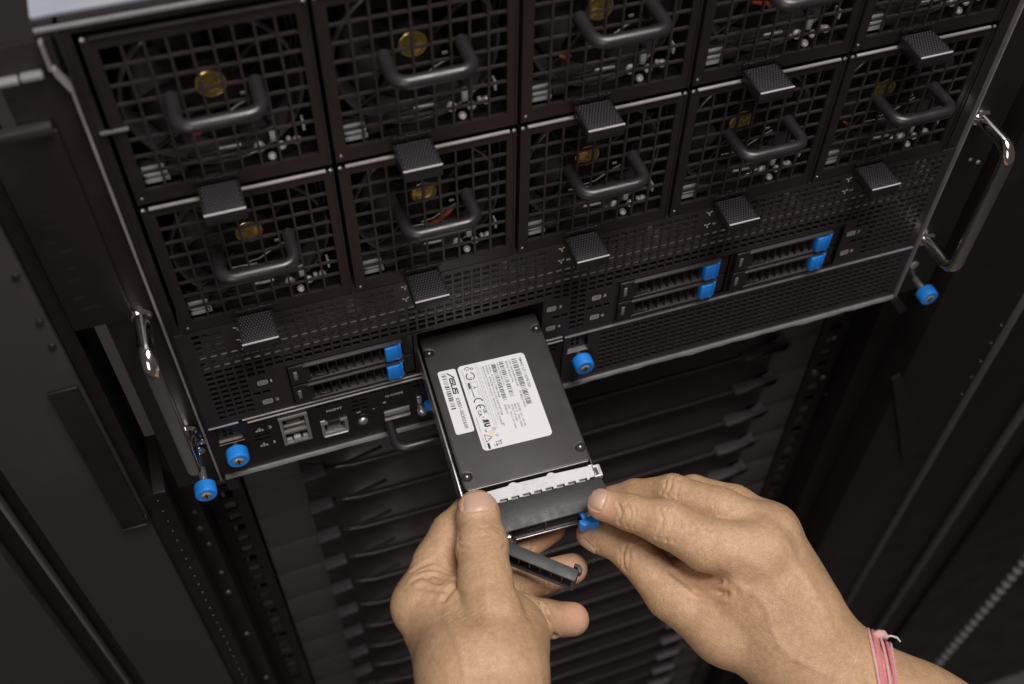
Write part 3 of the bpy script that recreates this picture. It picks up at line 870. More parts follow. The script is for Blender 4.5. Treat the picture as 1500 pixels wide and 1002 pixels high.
# ------------------------------------------------------------------ seated drives (local: x 0..71, z -8.4..8.4, y 0 at the front sheet)
def blue_tab(mb, x0, y, z, w=9.6, h=11.4, d=5.0):
    poly = [(x0, y), (x0 + w, y - .3), (x0 + w, y - d + 1.6), (x0 + w * .62, y - d + .2), (x0 + w * .45, y - d + .6), (x0, y - d)]
    return mb.prism(poly, 'z', z - h / 2, z + h / 2, .45, 2)
def build_drive(label):
    t = thing('drive_caddy', label, 'drive', (0, 0, 0), 'drives seated in the server bays')
    H = 8.2
    mb = MB()
    mb.box(0.6, 70.6, 5, 25, -H + .4, H - .4)
    mb.prism([(0.6, -H + .6), (9.4, -H + .6), (12.0, -H + 2.2), (12.0, H - 2.2), (9.0, H - .4), (0.6, H - .4)], 'y', -1.4, 4.9, .35)
    mb.box(64.6, 70.6, 0.4, 4.9, -H + .4, H - .4, .3)
    b = mb.build('bezel', 'bezel', t)
    mb = MB().box(3.0, 4.9, -1.75, -1.2, -3.4, 3.6, .2)
    led = mb.build('status_window', 'led', t)
    mb = MB()
    for k in range(4): mb.box(3.0, 4.9, -1.85, -1.78, -2.6 + k * 1.7, -2.1 + k * 1.7)
    tag(mb.build('window_bar', 'portin', led, 0), kind='stuff')
    # swing lever: top and bottom edges, ribs, foot details
    mb = MB()
    mb.prism([(9.6, H - 1.5), (12.4, H - 1.9), (64.4, H - 1.9), (64.4, H - .5), (10.2, H - .5), (8.4, H - .9)], 'y', -2.4, 4.8, .2)
    mb.prism([(9.6, -H + 1.6), (12.4, -H + 2.0), (64.4, -H + 2.0), (64.4, -H + .7), (10.2, -H + .7)], 'y', -1.6, 4.8, .2)
    lev = mb.build('lever', 'rib', t)
    mb = MB()
    for k in range(8): mb.box(16.8 + k * 4.95, 17.5 + k * 4.95, -0.8, 4.8, -H + 2.1, H - 2.0)
    tag(mb.build('lever_rib', 'ribdark', lev, 0), kind='stuff')
    mb = MB().box(13.0, 64.0, 3.9, 4.8, -H + 2.1, H - 2.0)
    mb.build('lever_back', 'cavity', lev, 0)
    mb = MB().prism([(13.2, -H + 2.2), (22, -H + 2.2), (20.6, -H + 4.0), (19.0, -H + 3.6), (15.5, -H + 4.4)], 'y', -1.2, 2, .2)
    mb.lathe((24.6, -0.6, -H + 3.2), (0, -1, 0), [(0, .8), (.5, .8), (.8, .3)], 10); mb.box(11.6, 12.8, -1.2, 1, -H + 1.6, -H + 4.8, .2)
    tag(mb.build('lever_spring', 'tag', lev), kind='stuff')
    mb = MB(); blue_tab(mb, 54.2, 1.6, -.2, 9.2, 11.0, 5.2)
    mb.prism([(61.2, 1.4), (63.4, 1.4), (63.4, -3.0), (62.0, -3.6)], 'z', -5.2, 6.9, .35)
    mb.prism([(55.0, -5.6), (63.0, -5.6), (61.6, -6.9), (58.6, -6.2), (56.2, -6.9)], 'y', -3.0, 1.2, .25)
    mb.build('blue_latch', 'blue', t)
    return t
dlabels = [(45.0, -140.0, 'upper seated drive with blue latch in the left bay, above the network ports'),
           (45.0, -157.2, 'lower seated drive with blue latch in the left bay, just above the bright seam'),
           (239.8, -140.0, 'upper drive of the first bay right of the held drive, blue latch at its right'),
           (239.8, -157.2, 'lower drive of the first bay right of the held drive, blue latch on the seam'),
           (314.4, -140.0, 'upper drive of the rightmost bay, blue latch nearest the right chrome handle'),
           (314.4, -157.2, 'lower drive of the rightmost bay, blue latch above the grille tray')]
dproto = build_drive(dlabels[0][2])
for i, (x, z, lab) in enumerate(dlabels):
    t = dproto if i == 0 else copy_tree(dproto)
    t['label'] = lab
    t.location = Vector((x, 0, z)) * S

# ------------------------------------------------------------------ the rack below and beside the server
rack = thing('rack_cabinet', 'black rack cabinet frame with grey side columns and drilled mounting rails', 'rack', (222, 0, -900))
RO = Vector((222, 0, -900))
def rack_part(mb, name, mat, smooth=35):
    return world_part(mb, name, mat, rack, smooth, RO)
ZB, ZT = -1396, 260
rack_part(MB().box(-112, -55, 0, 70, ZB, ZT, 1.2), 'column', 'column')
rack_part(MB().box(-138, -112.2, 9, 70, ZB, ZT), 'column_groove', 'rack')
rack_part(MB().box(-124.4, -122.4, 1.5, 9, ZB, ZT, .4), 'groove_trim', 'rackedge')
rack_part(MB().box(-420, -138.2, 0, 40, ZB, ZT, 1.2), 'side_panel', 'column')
rack_part(MB().box(-54.8, -40, 3, 46, ZB, -222, .6), 'inner_strip', 'rack')
rack_part(MB().box(-54.8, -47, 3, 46, -221.8, ZT, .6), 'inner_strip', 'rack')
mb = MB()
for k in range(60):
    mb.lathe((-46.5, 3.05, -230 - k * 12.4), (0, -1, 0), [(0, .62), (.35, .5), (.5, .1)], 6)
tag(rack_part(mb, 'strip_rivet', 'nut'), kind='stuff')
rack_part(MB().box(-39.8, -28, 20, 120, ZB, -222), 'rail_web', 'rack')
# perforated mounting rails
for xa, xb in ((-27.5, -2.5), (447.5, 472.5)):
    zs = [ZB]; xs = [xa, (xa + xb) / 2 - 4.75, (xa + xb) / 2 + 4.75, xb]
    hs = []
    z = -232.0
    while z > ZB + 12:
        hs.append((z - 9.5, z)); zs += [z - 9.5, z]; z -= 15.88
    zs.append(-221)
    hz = sorted(hs)
    def solid(x, z, xs=xs, hz=hz):
        if not (xs[1] < x < xs[2]): return True
        return not any(a < z < b for a, b in hz)
    rack_part(MB().plate(xs, zs, solid, 50, 52), 'mounting_rail', 'rack', 0)
    mb = MB()
    for i, (a, b) in enumerate(hz):
        if i % 3 != 1: mb.box(xs[1] + .5, xs[2] - .5, 51 + .8 * (i % 2), 54, a + 1.2, b - 1.2, .5, 1)
    tag(rack_part(mb, 'cage_nut', 'nut'), kind='stuff')
mb = MB()
for z in (-300, -396, -470, -560): mb.lathe((-34, 19.9, z), (0, -1, 0), [(0, 2.6), (.8, 2.4), (1.4, 1.0)], 12)
for z in (-286, -330, -372): mb.lathe((-33, 19.9, z + 7), (0, -1, 0), [(0, 2.0), (.8, 1.8), (1.2, .8)], 12)
tag(rack_part(mb, 'rail_screw', 'nut'), kind='stuff')
rack_part(MB().box(-1.5, 1.0, 56, 58, ZB, -300), 'rail_lip', 'rackedge')
# dark duct piece on the left column, lighter bent edge at its bottom
rack_part(MB().box(-71, -56.5, -2.2, -0.3, -242, -104, .4), 'duct_cover', 'rack')
rack_part(MB().box(-71.4, -56.2, -3.2, -0.3, -243.8, -242.2, .5), 'duct_edge', 'latch')
rack_part(MB().box(-56.2, -54.8, -3.2, -0.3, -243.8, -234, .4), 'duct_edge', 'latch')
mb = MB()
for z in (-30, -62, -80): mb.lathe((-58.5, -0.2, z + 8), (0, -1, 0), [(0, 2.0), (.8, 1.8), (1.2, .6)], 12)
tag(rack_part(mb, 'column_screw', 'latch'), kind='stuff')
# right side: its weaker light is put into a darker paint
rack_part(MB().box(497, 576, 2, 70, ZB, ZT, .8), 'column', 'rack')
rack_part(MB().box(577.4, 579.6, -1.5, 30, ZB, ZT, .4), 'lit_column_edge', 'rackedge')  # lit column edges, put in as paler strips
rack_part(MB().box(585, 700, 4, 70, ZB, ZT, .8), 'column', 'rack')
rack_part(MB().box(655, 659, -3, 4, ZB, ZT, 1.0), 'lit_column_edge', 'rackedge')
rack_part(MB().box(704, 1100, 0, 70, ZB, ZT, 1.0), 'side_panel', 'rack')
rack_part(MB().box(476.5, 496, 30, 120, ZB, 90), 'rail_web', 'rack')
rack_part(MB().prism([(484, -330), (490, -326), (566, -470), (540, -470)], 'y', -1.0, 1.6), 'gusset', 'rack')
mb = MB()
for z in (-300, -322, -345, -366, -390): mb.lathe((571, 1.9, z), (0, -1, 0), [(0, .9), (.4, .8), (.6, .2)], 8)
for x, z in ((462, -330), (455, -372), (466, -384), (478, -412)): mb.lathe((x, 49.9, z), (0, -1, 0), [(0, 2.6), (.8, 2.4), (1.4, 1.0)], 12)
tag(rack_part(mb, 'rail_screw', 'nut'), kind='stuff')
rack_part(MB().box(-30, 476, 150, 156, ZB, ZT), 'rear_panel', 'cavity')

# 1U blanking panels under the server
def build_blank(label):
    t = thing('blanking_panel', label, 'blanking panel', (222, 48, 0), 'blanking panels below the server')
    xl, xr, hw = -170, 170, 222
    MB().box(-hw, xl - 14, 0, 3, -22.0, 22.0, .5).build('flat_end', 'blank', t)
    MB().box(xr + 14, hw, 0, 3, -22.0, 22.0, .5).build('flat_end', 'blank', t)
    # louvre-like ridge: recess at the top swelling to a rounded lip, tapering into both ends
    prof = [(0.0, 22.0), (9.5, 20.5), (11.0, 12.0), (9.0, 3.0), (3.0, -5.0), (-5.5, -11.0), (-8.0, -13.0), (-8.6, -15.0), (-7.4, -16.8), (-3.0, -17.6), (1.5, -18.6), (2.2, -22.0)]
    stn = [(xl - 14, 0.02, 4), (xl - 6, .10, 3), (xl + 4, .35, -5.5), (xl + 22, .72, -4.2), (xl + 46, 1.0, 0), (0, 1.06, .4), (xr - 46, 1.0, 0), (xr - 22, .72, -4.2), (xr - 4, .35, -5.5), (xr + 6, .10, 3), (xr + 14, 0.02, 4)]
    V, F = [], []
    m_ = len(prof)
    for x, k, dz in stn:
        for i, (y, z) in enumerate(prof):
            e = math.sin(math.pi * i / (m_ - 1))
            V.append((x, y * k + 1.2, max(-22, min(22, z + dz * e))))
    for i in range(len(stn) - 1):
        for j in range(m_ - 1):
            F.append((i * m_ + j, i * m_ + j + 1, (i + 1) * m_ + j + 1, (i + 1) * m_ + j))
    mb = MB(); mb.add(V, F)
    rd = mb.build('ridge', 'louvre', t, 50)
    mb = MB()
    mb.prism([(xl - 15, -17.6), (xl + 1, -14.0), (xl + 3, -15.6), (xl + 1, -18.2), (xl - 14, -20.2)], 'y', -9.0, 0, .8)
    mb.build('snap_tab', 'tabgrey', t)
    mb = MB()
    mb.prism([(xr + 15, -17.6), (xr - 16, -15.0), (xr - 18, -16.8), (xr - 16, -19.2), (xr + 8, -20.4), (xr + 16, -13), (xr + 18, -12)], 'y', -10.0, 0, .8)
    mb.build('snap_tab', 'tabgrey', t)
    mb = MB().prism([(xl + 3, -19.5), (xl + 12, -20.5), (xl + 44, -11.5), (xl + 43, -9.5), (xl + 12, -17.6), (xl + 4, -17.0)], 'y', -4.2, 2.0, .7)
    mb.build('side_rib', 'latch', t)
    mb = MB().tube([(x, -8.2 * k - .1 + 1.2 * (1 - k), -14.6 + dz * .9) for x, k, dz in stn[2:-2]], 1.35, 10)
    mb.build('ridge_highlight', 'crest', t, 60)  # ridge highlight, put in as a paler strip along the crest
    return t
ords = ['first', 'second', 'third', 'fourth', 'fifth', 'sixth', 'seventh', 'eighth', 'ninth', 'tenth', 'eleventh', 'twelfth', 'thirteenth', 'fourteenth', 'fifteenth', 'sixteenth', 'seventeenth', 'eighteenth', 'nineteenth', 'twentieth', 'twenty-first', 'twenty-second', 'twenty-third', 'twenty-fourth']
bproto = build_blank('')
for i in range(24):
    t = bproto if i == 0 else copy_tree(bproto)
    t['label'] = '%s ridged black blanking panel counted down from the bottom edge of the server' % ords[i]
    t.location = Vector((222, 48, -246.5 - 44.45 * i)) * S

# spiral conduit at the lower right
pts, rad = [], []
for i in range(420):
    z = -560 - i * 1.05
    pts.append((704 + 2.0 * math.sin(i * .012), -62, z)); rad.append(3.5 + 1.5 * math.sin(i * 2 * math.pi / 15))
o = MB().tube(pts, rad, 10).build('ribbed_conduit', 'conduit', None, 80)
tag(o, 'thin grey ribbed conduit hanging down at the lower right, beyond the pink wristband', 'conduit')
# ------------------------------------------------------------------ the drive being pulled out (local: x 0..70, y 0..-100 away from the rack, z up from its lid)
held = thing('drive_caddy', 'drive caddy with white labels held by two hands, its lever swung open', 'drive', (0, 0, 0))
DR = Matrix(((0.99945, 0.03275, 0.00490), (-0.03218, 0.99540, -0.09029), (-0.00783, 0.09009, 0.99590)))
DO = Vector((121.58, 10.02, -148.76))
m = DR.to_4x4(); m.translation = DO * S
held.matrix_world = m
held.location = DO * S; held.rotation_euler = DR.to_euler()

def rrect(x0, x1, y0, y1, r, n=5):
    P = []
    for cx, cy, a in ((x1 - r, y1 - r, 0), (x0 + r, y1 - r, 90), (x0 + r, y0 + r, 180), (x1 - r, y0 + r, 270)):
        P += [(cx + r * math.cos(math.radians(a + 90 * k / n)), cy + r * math.sin(math.radians(a + 90 * k / n))) for k in range(n + 1)]
    return P
mb = MB().prism(rrect(0.3, 69.6, -100, 0, 1.6), 'z', -14.6, -0.9, .2)
cas = mb.build('drive_casing', 'ssd', held)
mb = MB().prism(rrect(0.0, 69.85, -100.2, 0.2, 1.8), 'z', -1.6, 0.0, .75, 3)
lid = mb.build('drive_lid', 'ssd', held, 30)
mb = MB()
mb.tube([(1.6, -100.05, -0.62), (68.2, -100.05, -0.62)], .42, 8); mb.tube([(0.08, -98, -.62), (0.08, -14, -.62)], .16, 6)
mb.build('lid_edge', 'ssdedge', lid, 60)
for x, y in ((2.9, -11.8), (66.9, -11.0), (3.0, -92.2), (66.8, -91.2)):
    mb = MB().lathe((x, y, -0.3), (0, 0, 1), [(0, 3.0), (.42, 3.0), (.62, 2.7), (.36, 2.45), (.34, 2.1), (.62, 1.9), (.66, 1.2), (.4, 1.0), (.36, .2)], 28)
    sc = mb.build('lid_screw', 'bezel', held, 30)
    mb = MB().lathe((x, y, .2), (0, 0, 1), [(0, .65), (.5, .65), (.62, .3)], 10)
    mb.build('screw_pin', 'brightedge', sc)
    mb = MB()
    q = 1 if y > -50 else -1
    s = 1 if x > 30 else -1
    for d in (2.9, 3.7):
        mb.tube([(x - d * s * .95, y + .4, .08), (x - d * s * .8, y + 1.7, .1), (x - d * s * .2, y + d * .86, .1), (x + 1.6 * s, y + d * .9, .08)], .2, 6)
    mb.build('lid_groove', 'ssdedge', sc, 60)

# labels and what is printed on them
def lab(x0, x1, y0, y1, r, name):
    return MB().prism(rrect(x0, x1, y0, y1, r), 'z', -.02, .06).build(name, 'label', held, 0)
big = lab(15.7, 55.0, -80.0, -24.6, 2.4, 'product_label')
small = lab(4.1, 14.5, -66.6, -25.1, 1.4, 'part_label')
TX, TY = Vector((0, -1, 0)), Vector((1, 0, 0))               # the print reads away from the rack
def P3(x, y): return (x, y, .10)
def barcode(mb, x0, x1, y0, y1, seed, unit=.30, dens=.5):
    r = random.Random(seed)
    y = y0
    while y > y1:
        w = unit * r.choice((1, 1, 1, 2, 2, 3))
        if y - w < y1: break
        mb.add([P3(x0, y), P3(x1, y), P3(x1, y - w), P3(x0, y - w)], [(0, 3, 2, 1)])
        y -= w + unit * r.choice((1, 1, 2, 2, 3)) * (1.2 - .4 * dens)
k_ = MB(); g_ = MB(); p_ = MB()
barcode(g_, 5.8, 8.4, -27.0, -51.2, 3, .30)
# maker's mark on the small label, drawn with strokes
O = (9.55, -27.6, .10)
for ln in ([(-.2, -.25), (2.9, 2.5), (3.5, 2.5), (3.5, .1)],
           [(7.2, 2.5), (4.55, 2.5), (4.4, 1.35), (6.9, 1.35), (6.8, .1), (4.2, .1)],
           [(7.9, 2.5), (7.7, .1), (10.0, .1), (10.3, 2.5)],
           [(13.7, 2.5), (11.1, 2.5), (11.0, 1.35), (13.4, 1.35), (13.3, .1), (10.8, .1)]):
    stroke2(k_, O, TX, TY, ln, .7)
put_text(k_, '03B01-00302600', (9.75, -44.0, .10), TX, TY, 2.1, 20.0, .005)
k_.build('label_print', 'ink', small, 0); g_.build('barcode', 'greyink', small, 0)
k_ = MB(); g_ = MB(); p_ = MB()
put_text(g_, 'PM9A3 2.5" 1.92TB SSD', (51.0, -27.8, .10), TX, TY, 1.5, 20.0, .012)
barcode(g_, 46.7, 49.8, -27.6, -58.2, 11, .27)
put_text(g_, 'S/N: S64GNE0R301245', (44.9, -28.0, .10), TX, TY, 1.1, 17.6, .008); put_text(g_, 'P/N: MZQL21T9HCJR', (45.0, -48.6, .10), TX, TY, 1.1, 10.8, .008)
put_text(g_, 'MODEL: MZ-QL21T90', (43.0, -28.0, .10), TX, TY, 1.1, 14.2, .008)
barcode(g_, 39.3, 41.8, -27.6, -51.0, 12, .27)
put_text(g_, 'WWN: 002538B101A1', (37.8, -28.0, .10), TX, TY, .95, 15, .008)
barcode(g_, 34.7, 37.2, -27.8, -52.5, 13, .22)
put_text(g_, 'LBA: 3,750,748,848', (33.0, -28.0, .10), TX, TY, .95, 22, .008)
put_text(g_, 'PSID: 4A0B7C61D2E93F58', (31.3, -28.0, .10), TX, TY, .95, 33, .008)
put_text(g_, 'MANUFACTURED 2023.01  PRODUCT OF KOREA', (29.5, -28.0, .10), TX, TY, .95, 39, .008)
put_text(g_, 'RATED: DC 12V 2A', (41.6, -56.0, .10), TX, TY, 1.1, 15, .01); put_text(g_, 'REV: 0   FW: 7602', (39.8, -56.0, .10), TX, TY, 1.1, 15, .01)
put_text(g_, 'PRODUCT OF KOREA', (38.1, -56.0, .10), TX, TY, 1.0, 11, .01)
put_text(g_, '23W', (36.2, -55.4, .10), TX, TY, 1.1, 3, .01); put_text(g_, '2023.01', (34.4, -55.0, .10), TX, TY, 1.1, 6, .01); put_text(p_, 'THIS DEVICE COMPLIES WITH PART 15 OF THE FCC RULES. OPERATION IS SUBJECT TO', (28.2, -28, .10), TX, TY, .7, 36, 0)
put_text(g_, 'UNIT 2  CAP 1920GB', (36.3, -60, .10), TX, TY, .9, 11, .008)
put_text(g_, 'KA', (30.4, -66, .10), TX, TY, 1.1, 2, .01)
for x, a, b in ((26.6, -26, -68), (25.4, -26, -66), (24.2, -41, -60), (17.4, -27, -44)):
    put_text(p_, 'CAN ICES-3 (B) NMB-3(B) THIS DEVICE COMPLIES WITH PART 15', (x, a, .10), TX, TY, .7, a - b, 0)
put_text(p_, 'SAMSUNG ELECTRONICS CO., LTD.  MADE IN KOREA', (17.0, -58.6, .10), TX, TY, .75, 19.8, .004)
O = (21.4, -32.4, .10)
ring2(k_, O, TX, TY, 0, 0, 2.0, 2.6, 25, 165); ring2(k_, O, TX, TY, 0, 0, 2.0, 2.6, 205, 345)
put_text(k_, '10', (20.7, -33.3, .10), TX, TY, 1.4, 1.7, .02)
O = (20.9, -27.8, .10)
ring2(g_, O, TX, TY, 0, 0, 1.3, 1.75, 100, 260); ring2(g_, O, TX, TY, .9, 0, .6, 1.0, 100, 260); ring2(g_, (23.4, -27.8, .10), TX, TY, 0, 0, .5, .9)
stroke2(p_, (21.9, -38.4, .10), TX, TY, [(-1.9, -1.7), (1.9, -1.7), (1.9, 2.0), (-1.9, 2.0), (-1.9, -1.7)], .25)
put_text(g_, 'A', (21.0, -39.2, .10), TX, TY, 1.8, 1.9, 0)
quad2(g_, (19.2, -36.4, .10), TX, TY, 0, 4.0, -.7, .7)
put_text(p_, 'R-REM-SEC', (22.8, -41.4, .10), TX, TY, .9, 4.4, 0); stroke2(g_, (19.8, -41, .10), TX, TY, [(0, 0), (5.2, .2)], .5)
ring2(k_, (21.4, -49.8, .10), TX, TY, 0, 0, 2.1, 2.75, 95, 265)
ring2(k_, (21.4, -54.1, .10), TX, TY, 0, 0, 2.1, 2.75, 95, 265); stroke2(k_, (21.4, -54.1, .10), TX, TY, [(-2.3, 0), (-.6, 0)], .6)
for s, x, y, w in (('UK', 22.3, -54.6, 3.3), ('CA', 19.2, -54.9, 3.9)): put_text(k_, s, (x, y, .10), TX, TY, 1.95, w, .02)
put_text(k_, 'c', (20.9, -59.2, .10), TX, TY, 1.2, 1.0, .02)
put_text(k_, 'U', (20.6, -63.6, .10), TX, TY, 2.9, 2.5, .08)
put_text(k_, 'R', (20.6, -63.2, .10), -TX, TY, 2.9, 2.4, .08); put_text(k_, 'us', (20.0, -67.2, .10), TX, TY, 1.1, 1.9, .02)
stroke2(k_, (20.4, -72.7, .10), TX, TY, [(-2.3, -1.6), (2.3, -1.6), (0, 2.2), (-2.3, -1.6)], .32); put_text(k_, '!', (20.0, -72.9, .10), TX, TY, 1.5, .4, .02)
quad2(k_, (19.4, -75.8, .10), TX, TY, 0, 3.6, -.65, .65)
stroke2(g_, (25.2, -77.0, .10), TX, TY, [(-1.1, 1.3), (-.8, -1.5), (.8, -1.5), (1.1, 1.3), (-1.4, 1.3)], .3); stroke2(g_, (25.2, -77.0, .10), TX, TY, [(-1.5, 1.9), (1.5, -1.8)], .25)
put_text(g_, 'Z', (22.4, -77.4, .10), TX, TY, 1.8, 1.5, 0)
k_.build('label_print', 'ink', big, 0); g_.build('label_print', 'greyink', big, 0); p_.build('label_print', 'paleink', big, 0)
mb = MB(); ring2(mb, (22.9, -70.2, .10), TX, TY, 0, 0, .0, 1.2)
for a in range(5):
    mb.tf = None; ring2(mb, (22.9 + 1.5 * math.cos(a * 1.257), -70.2 + 1.5 * math.sin(a * 1.257), .11), TX, TY, 0, 0, 0, .6, n=10)
mb.build('label_print', 'yellow', big, 0)
mb = MB(); quad2(mb, (25.0, -68.0, .10), TX, TY, -1.0, 1.0, -1.0, 1.0); mb.build('label_print', 'pink', big, 0)
mb = MB(); ring2(mb, (25.5, -72.3, .10), TX, TY, 0, 0, 0, 1.0, n=12); mb.build('label_print', 'lilac', big, 0)

# carrier: side rails, silver plate, grey bezel, lever, blue latch
for x0, x1, zt in ((-2.9, -1.8, -0.9), (70.6, 71.6, -5.5)):
    mb = MB().box(x0, x1, -104, -3, -15.2, zt, .3)
    if x0 < 0: mb.box(x1 + .01, 0.2, -103, -6, -15.4, -14.8)
    mb.build('carrier_rail', 'tray' if x0 < 0 else 'bezel', held)
mb = MB().box(-1.4, 70.4, -104, -2, -16.6, -15.6, .2); mb.box(68.0, 71.3, -101.6, -100.6, -15, -4, .2)
mb.build('carrier_floor', 'tray', held)
# silver plate with a castellated front edge and two small bumps at the back
P = [(-1.5, -103.0), (22.5, -102.4), (24.0, -101.2), (26.0, -101.0), (28, -102.0), (44, -102.2), (45.6, -100.9), (47.4, -100.9), (49, -102.0), (69.4, -102.6), (69.4, -109.4)]
x = 64.6
P += [(66.4, -109.4)]
for i in range(8):
    P += [(x + 1.0, -110.4), (x, -110.4), (x, -109.0), (x - 4.3, -109.0), (x - 4.3, -110.4)]
    x -= 6.3
P += [(13.0, -110.6), (-1.5, -110.6)]
mb = MB().prism(P, 'z', -2.6, -1.4, .12, 1)
mb.build('carrier_plate', 'silver', held, 20)
mb = MB().prism([(69.6, -103.0), (73.2, -103.0), (73.6, -103.6), (73.6, -110.0), (69.0, -110.0), (69.0, -108.8), (71.6, -108.8), (71.6, -104.4), (69.6, -104.4)], 'z', -7.0, -0.8, .3)
mb.build('carrier_corner', 'silver', held)
mb = MB().box(69.8, 71.5, -108.6, -104.6, -6, -4.6); mb.cyl((70.6, -106.6, -4.6), (0, 0, 1), .8, 1.2, .2, 10)
mb.build('carrier_corner_floor', 'edge', held)
mb = MB()
x = 64.4
for i in range(8):
    mb.box(x - 4.0, x - .2, -110.2, -108.6, -4.6, -3.4, .1, 1); x -= 6.3
mb.box(12, 68, -110.2, -104, -6.2, -5.4)
mb.build('plate_slot', 'edge', held)
mb = MB().prism([(-1.8, -110.7), (72.0, -110.7), (73.0, -117.6), (71.0, -121.0), (62.0, -123.2), (59.4, -127.0), (-1.8, -127.6)], 'z', -3.0, -1.2, .35, 2)
bz = mb.build('carrier_bezel', 'bezelgrey', held, 30)
mb = MB()
mb.prism([(-1.8, -110.8), (72.0, -110.8), (72.0, -121.5), (60, -126.2), (-1.8, -126.6)], 'z', -17.0, -15.7, .25)
mb.box(-1.8, 72.0, -113.0, -111.0, -15.6, -3.1); mb.box(70.6, 72.0, -120.0, -113.1, -15.6, -3.1); mb.box(36.6, 37.6, -125.4, -113.1, -15.6, -3.1)
mb.build('bezel_shell', 'bezel', bz)
mb = MB().box(8, 58.6, -127.2, -126.5, -16.9, -15.6, .2)
mb.build('bezel_edge', 'tray', bz)
mb = MB().box(2, 56, -125.0, -122.6, -14.6, -12.0, .4)
mb.build('bezel_bar', 'bezelgrey', bz)
# swung-open lever
pv = Vector((13.2, -131.0)); dv = Vector((29.4, -23.9)).normalized(); nv = Vector((-dv.y, dv.x)) * -1     # nv points away from the rack
def LP(a, b): q = pv + dv * a + nv * b; return (q.x, q.y)
LEN = 40.5
mb = MB()
mb.prism([LP(-8, 0), LP(LEN, 0), LP(LEN, 6.6), LP(-8, 6.6)], 'z', -4.6, -3.2, .3)
mb.prism([LP(-8, 0), LP(LEN, 0), LP(LEN, 6.0), LP(-8, 6.0)], 'z', -18.4, -17.0, .3)
mb.prism([LP(-8, 0), LP(LEN, 0), LP(LEN, 1.6), LP(-8, 1.6)], 'z', -16.9, -4.7)
mb.prism([LP(LEN - 1.8, 1.7), LP(LEN, 1.7), LP(LEN, 6.3), LP(LEN - 1.8, 6.3)], 'z', -16.9, -4.7)
lv = mb.build('lever', 'bezelgrey', held, 30)
mb = MB()
for i in range(7):
    a = -3 + i * 6.0
    mb.prism([LP(a, 1.7), LP(a + .9, 1.7), LP(a + .9, 4.6), LP(a, 4.6)], 'z', -16.9, -4.7)
mb.build('lever_rib', 'bezel', lv, 0)['kind'] = 'stuff'
mb = MB().prism([LP(LEN - 3.4, -3.0), LP(LEN - .6, -3.0), LP(LEN + 1.4, -1.4), LP(LEN + 1.2, 1.0), LP(LEN - 1.0, 1.2), LP(LEN - 1.2, -1.0), LP(LEN - 3.4, -1.2)], 'z', -9.5, -3.6, .3)
mb.build('lever_hook', 'bezelgrey', lv)
mb = MB().cyl((15.4, -128.6, -13.5), (0, 0, 1), 1.5, 10.2, .3, 18); mb.cyl((13.0, -127.2, -9), (0, 0, 1), 1.2, 5.2, .3, 14)
mb.build('hinge_pin', 'chrome', held)
mb = MB(); ring2(mb, (16.6, -127.4, -14.4), (1, 0, 0), (0, 1, 0), 0, 0, 2.8, 3.6); mb.lathe((16.6, -127.6, -14.4), (0, 0, 1), [(0, 3.6), (2.0, 3.6), (2.4, 3.2), (2.0, 2.4), (.4, 2.2)], 24)
mb.build('hinge_loop', 'bezelgrey', held)
mb = MB()
mb.prism([(53.4, -130.2), (63.6, -130.4), (63.4, -134.4), (59.6, -133.6), (57.6, -133.4), (55.6, -134.4), (53.2, -132.4)], 'z', -12.2, -3.8, .5, 2)
mb.prism([(54.4, -119), (57.6, -119), (58.8, -130.4), (55.8, -130.4)], 'z', -7.6, -5.0, .4)
mb.prism([(55.6, -121), (56.4, -121), (57.9, -130), (57.1, -130)], 'z', -4.9, -4.1, .2)
mb.build('blue_latch', 'blue', held)

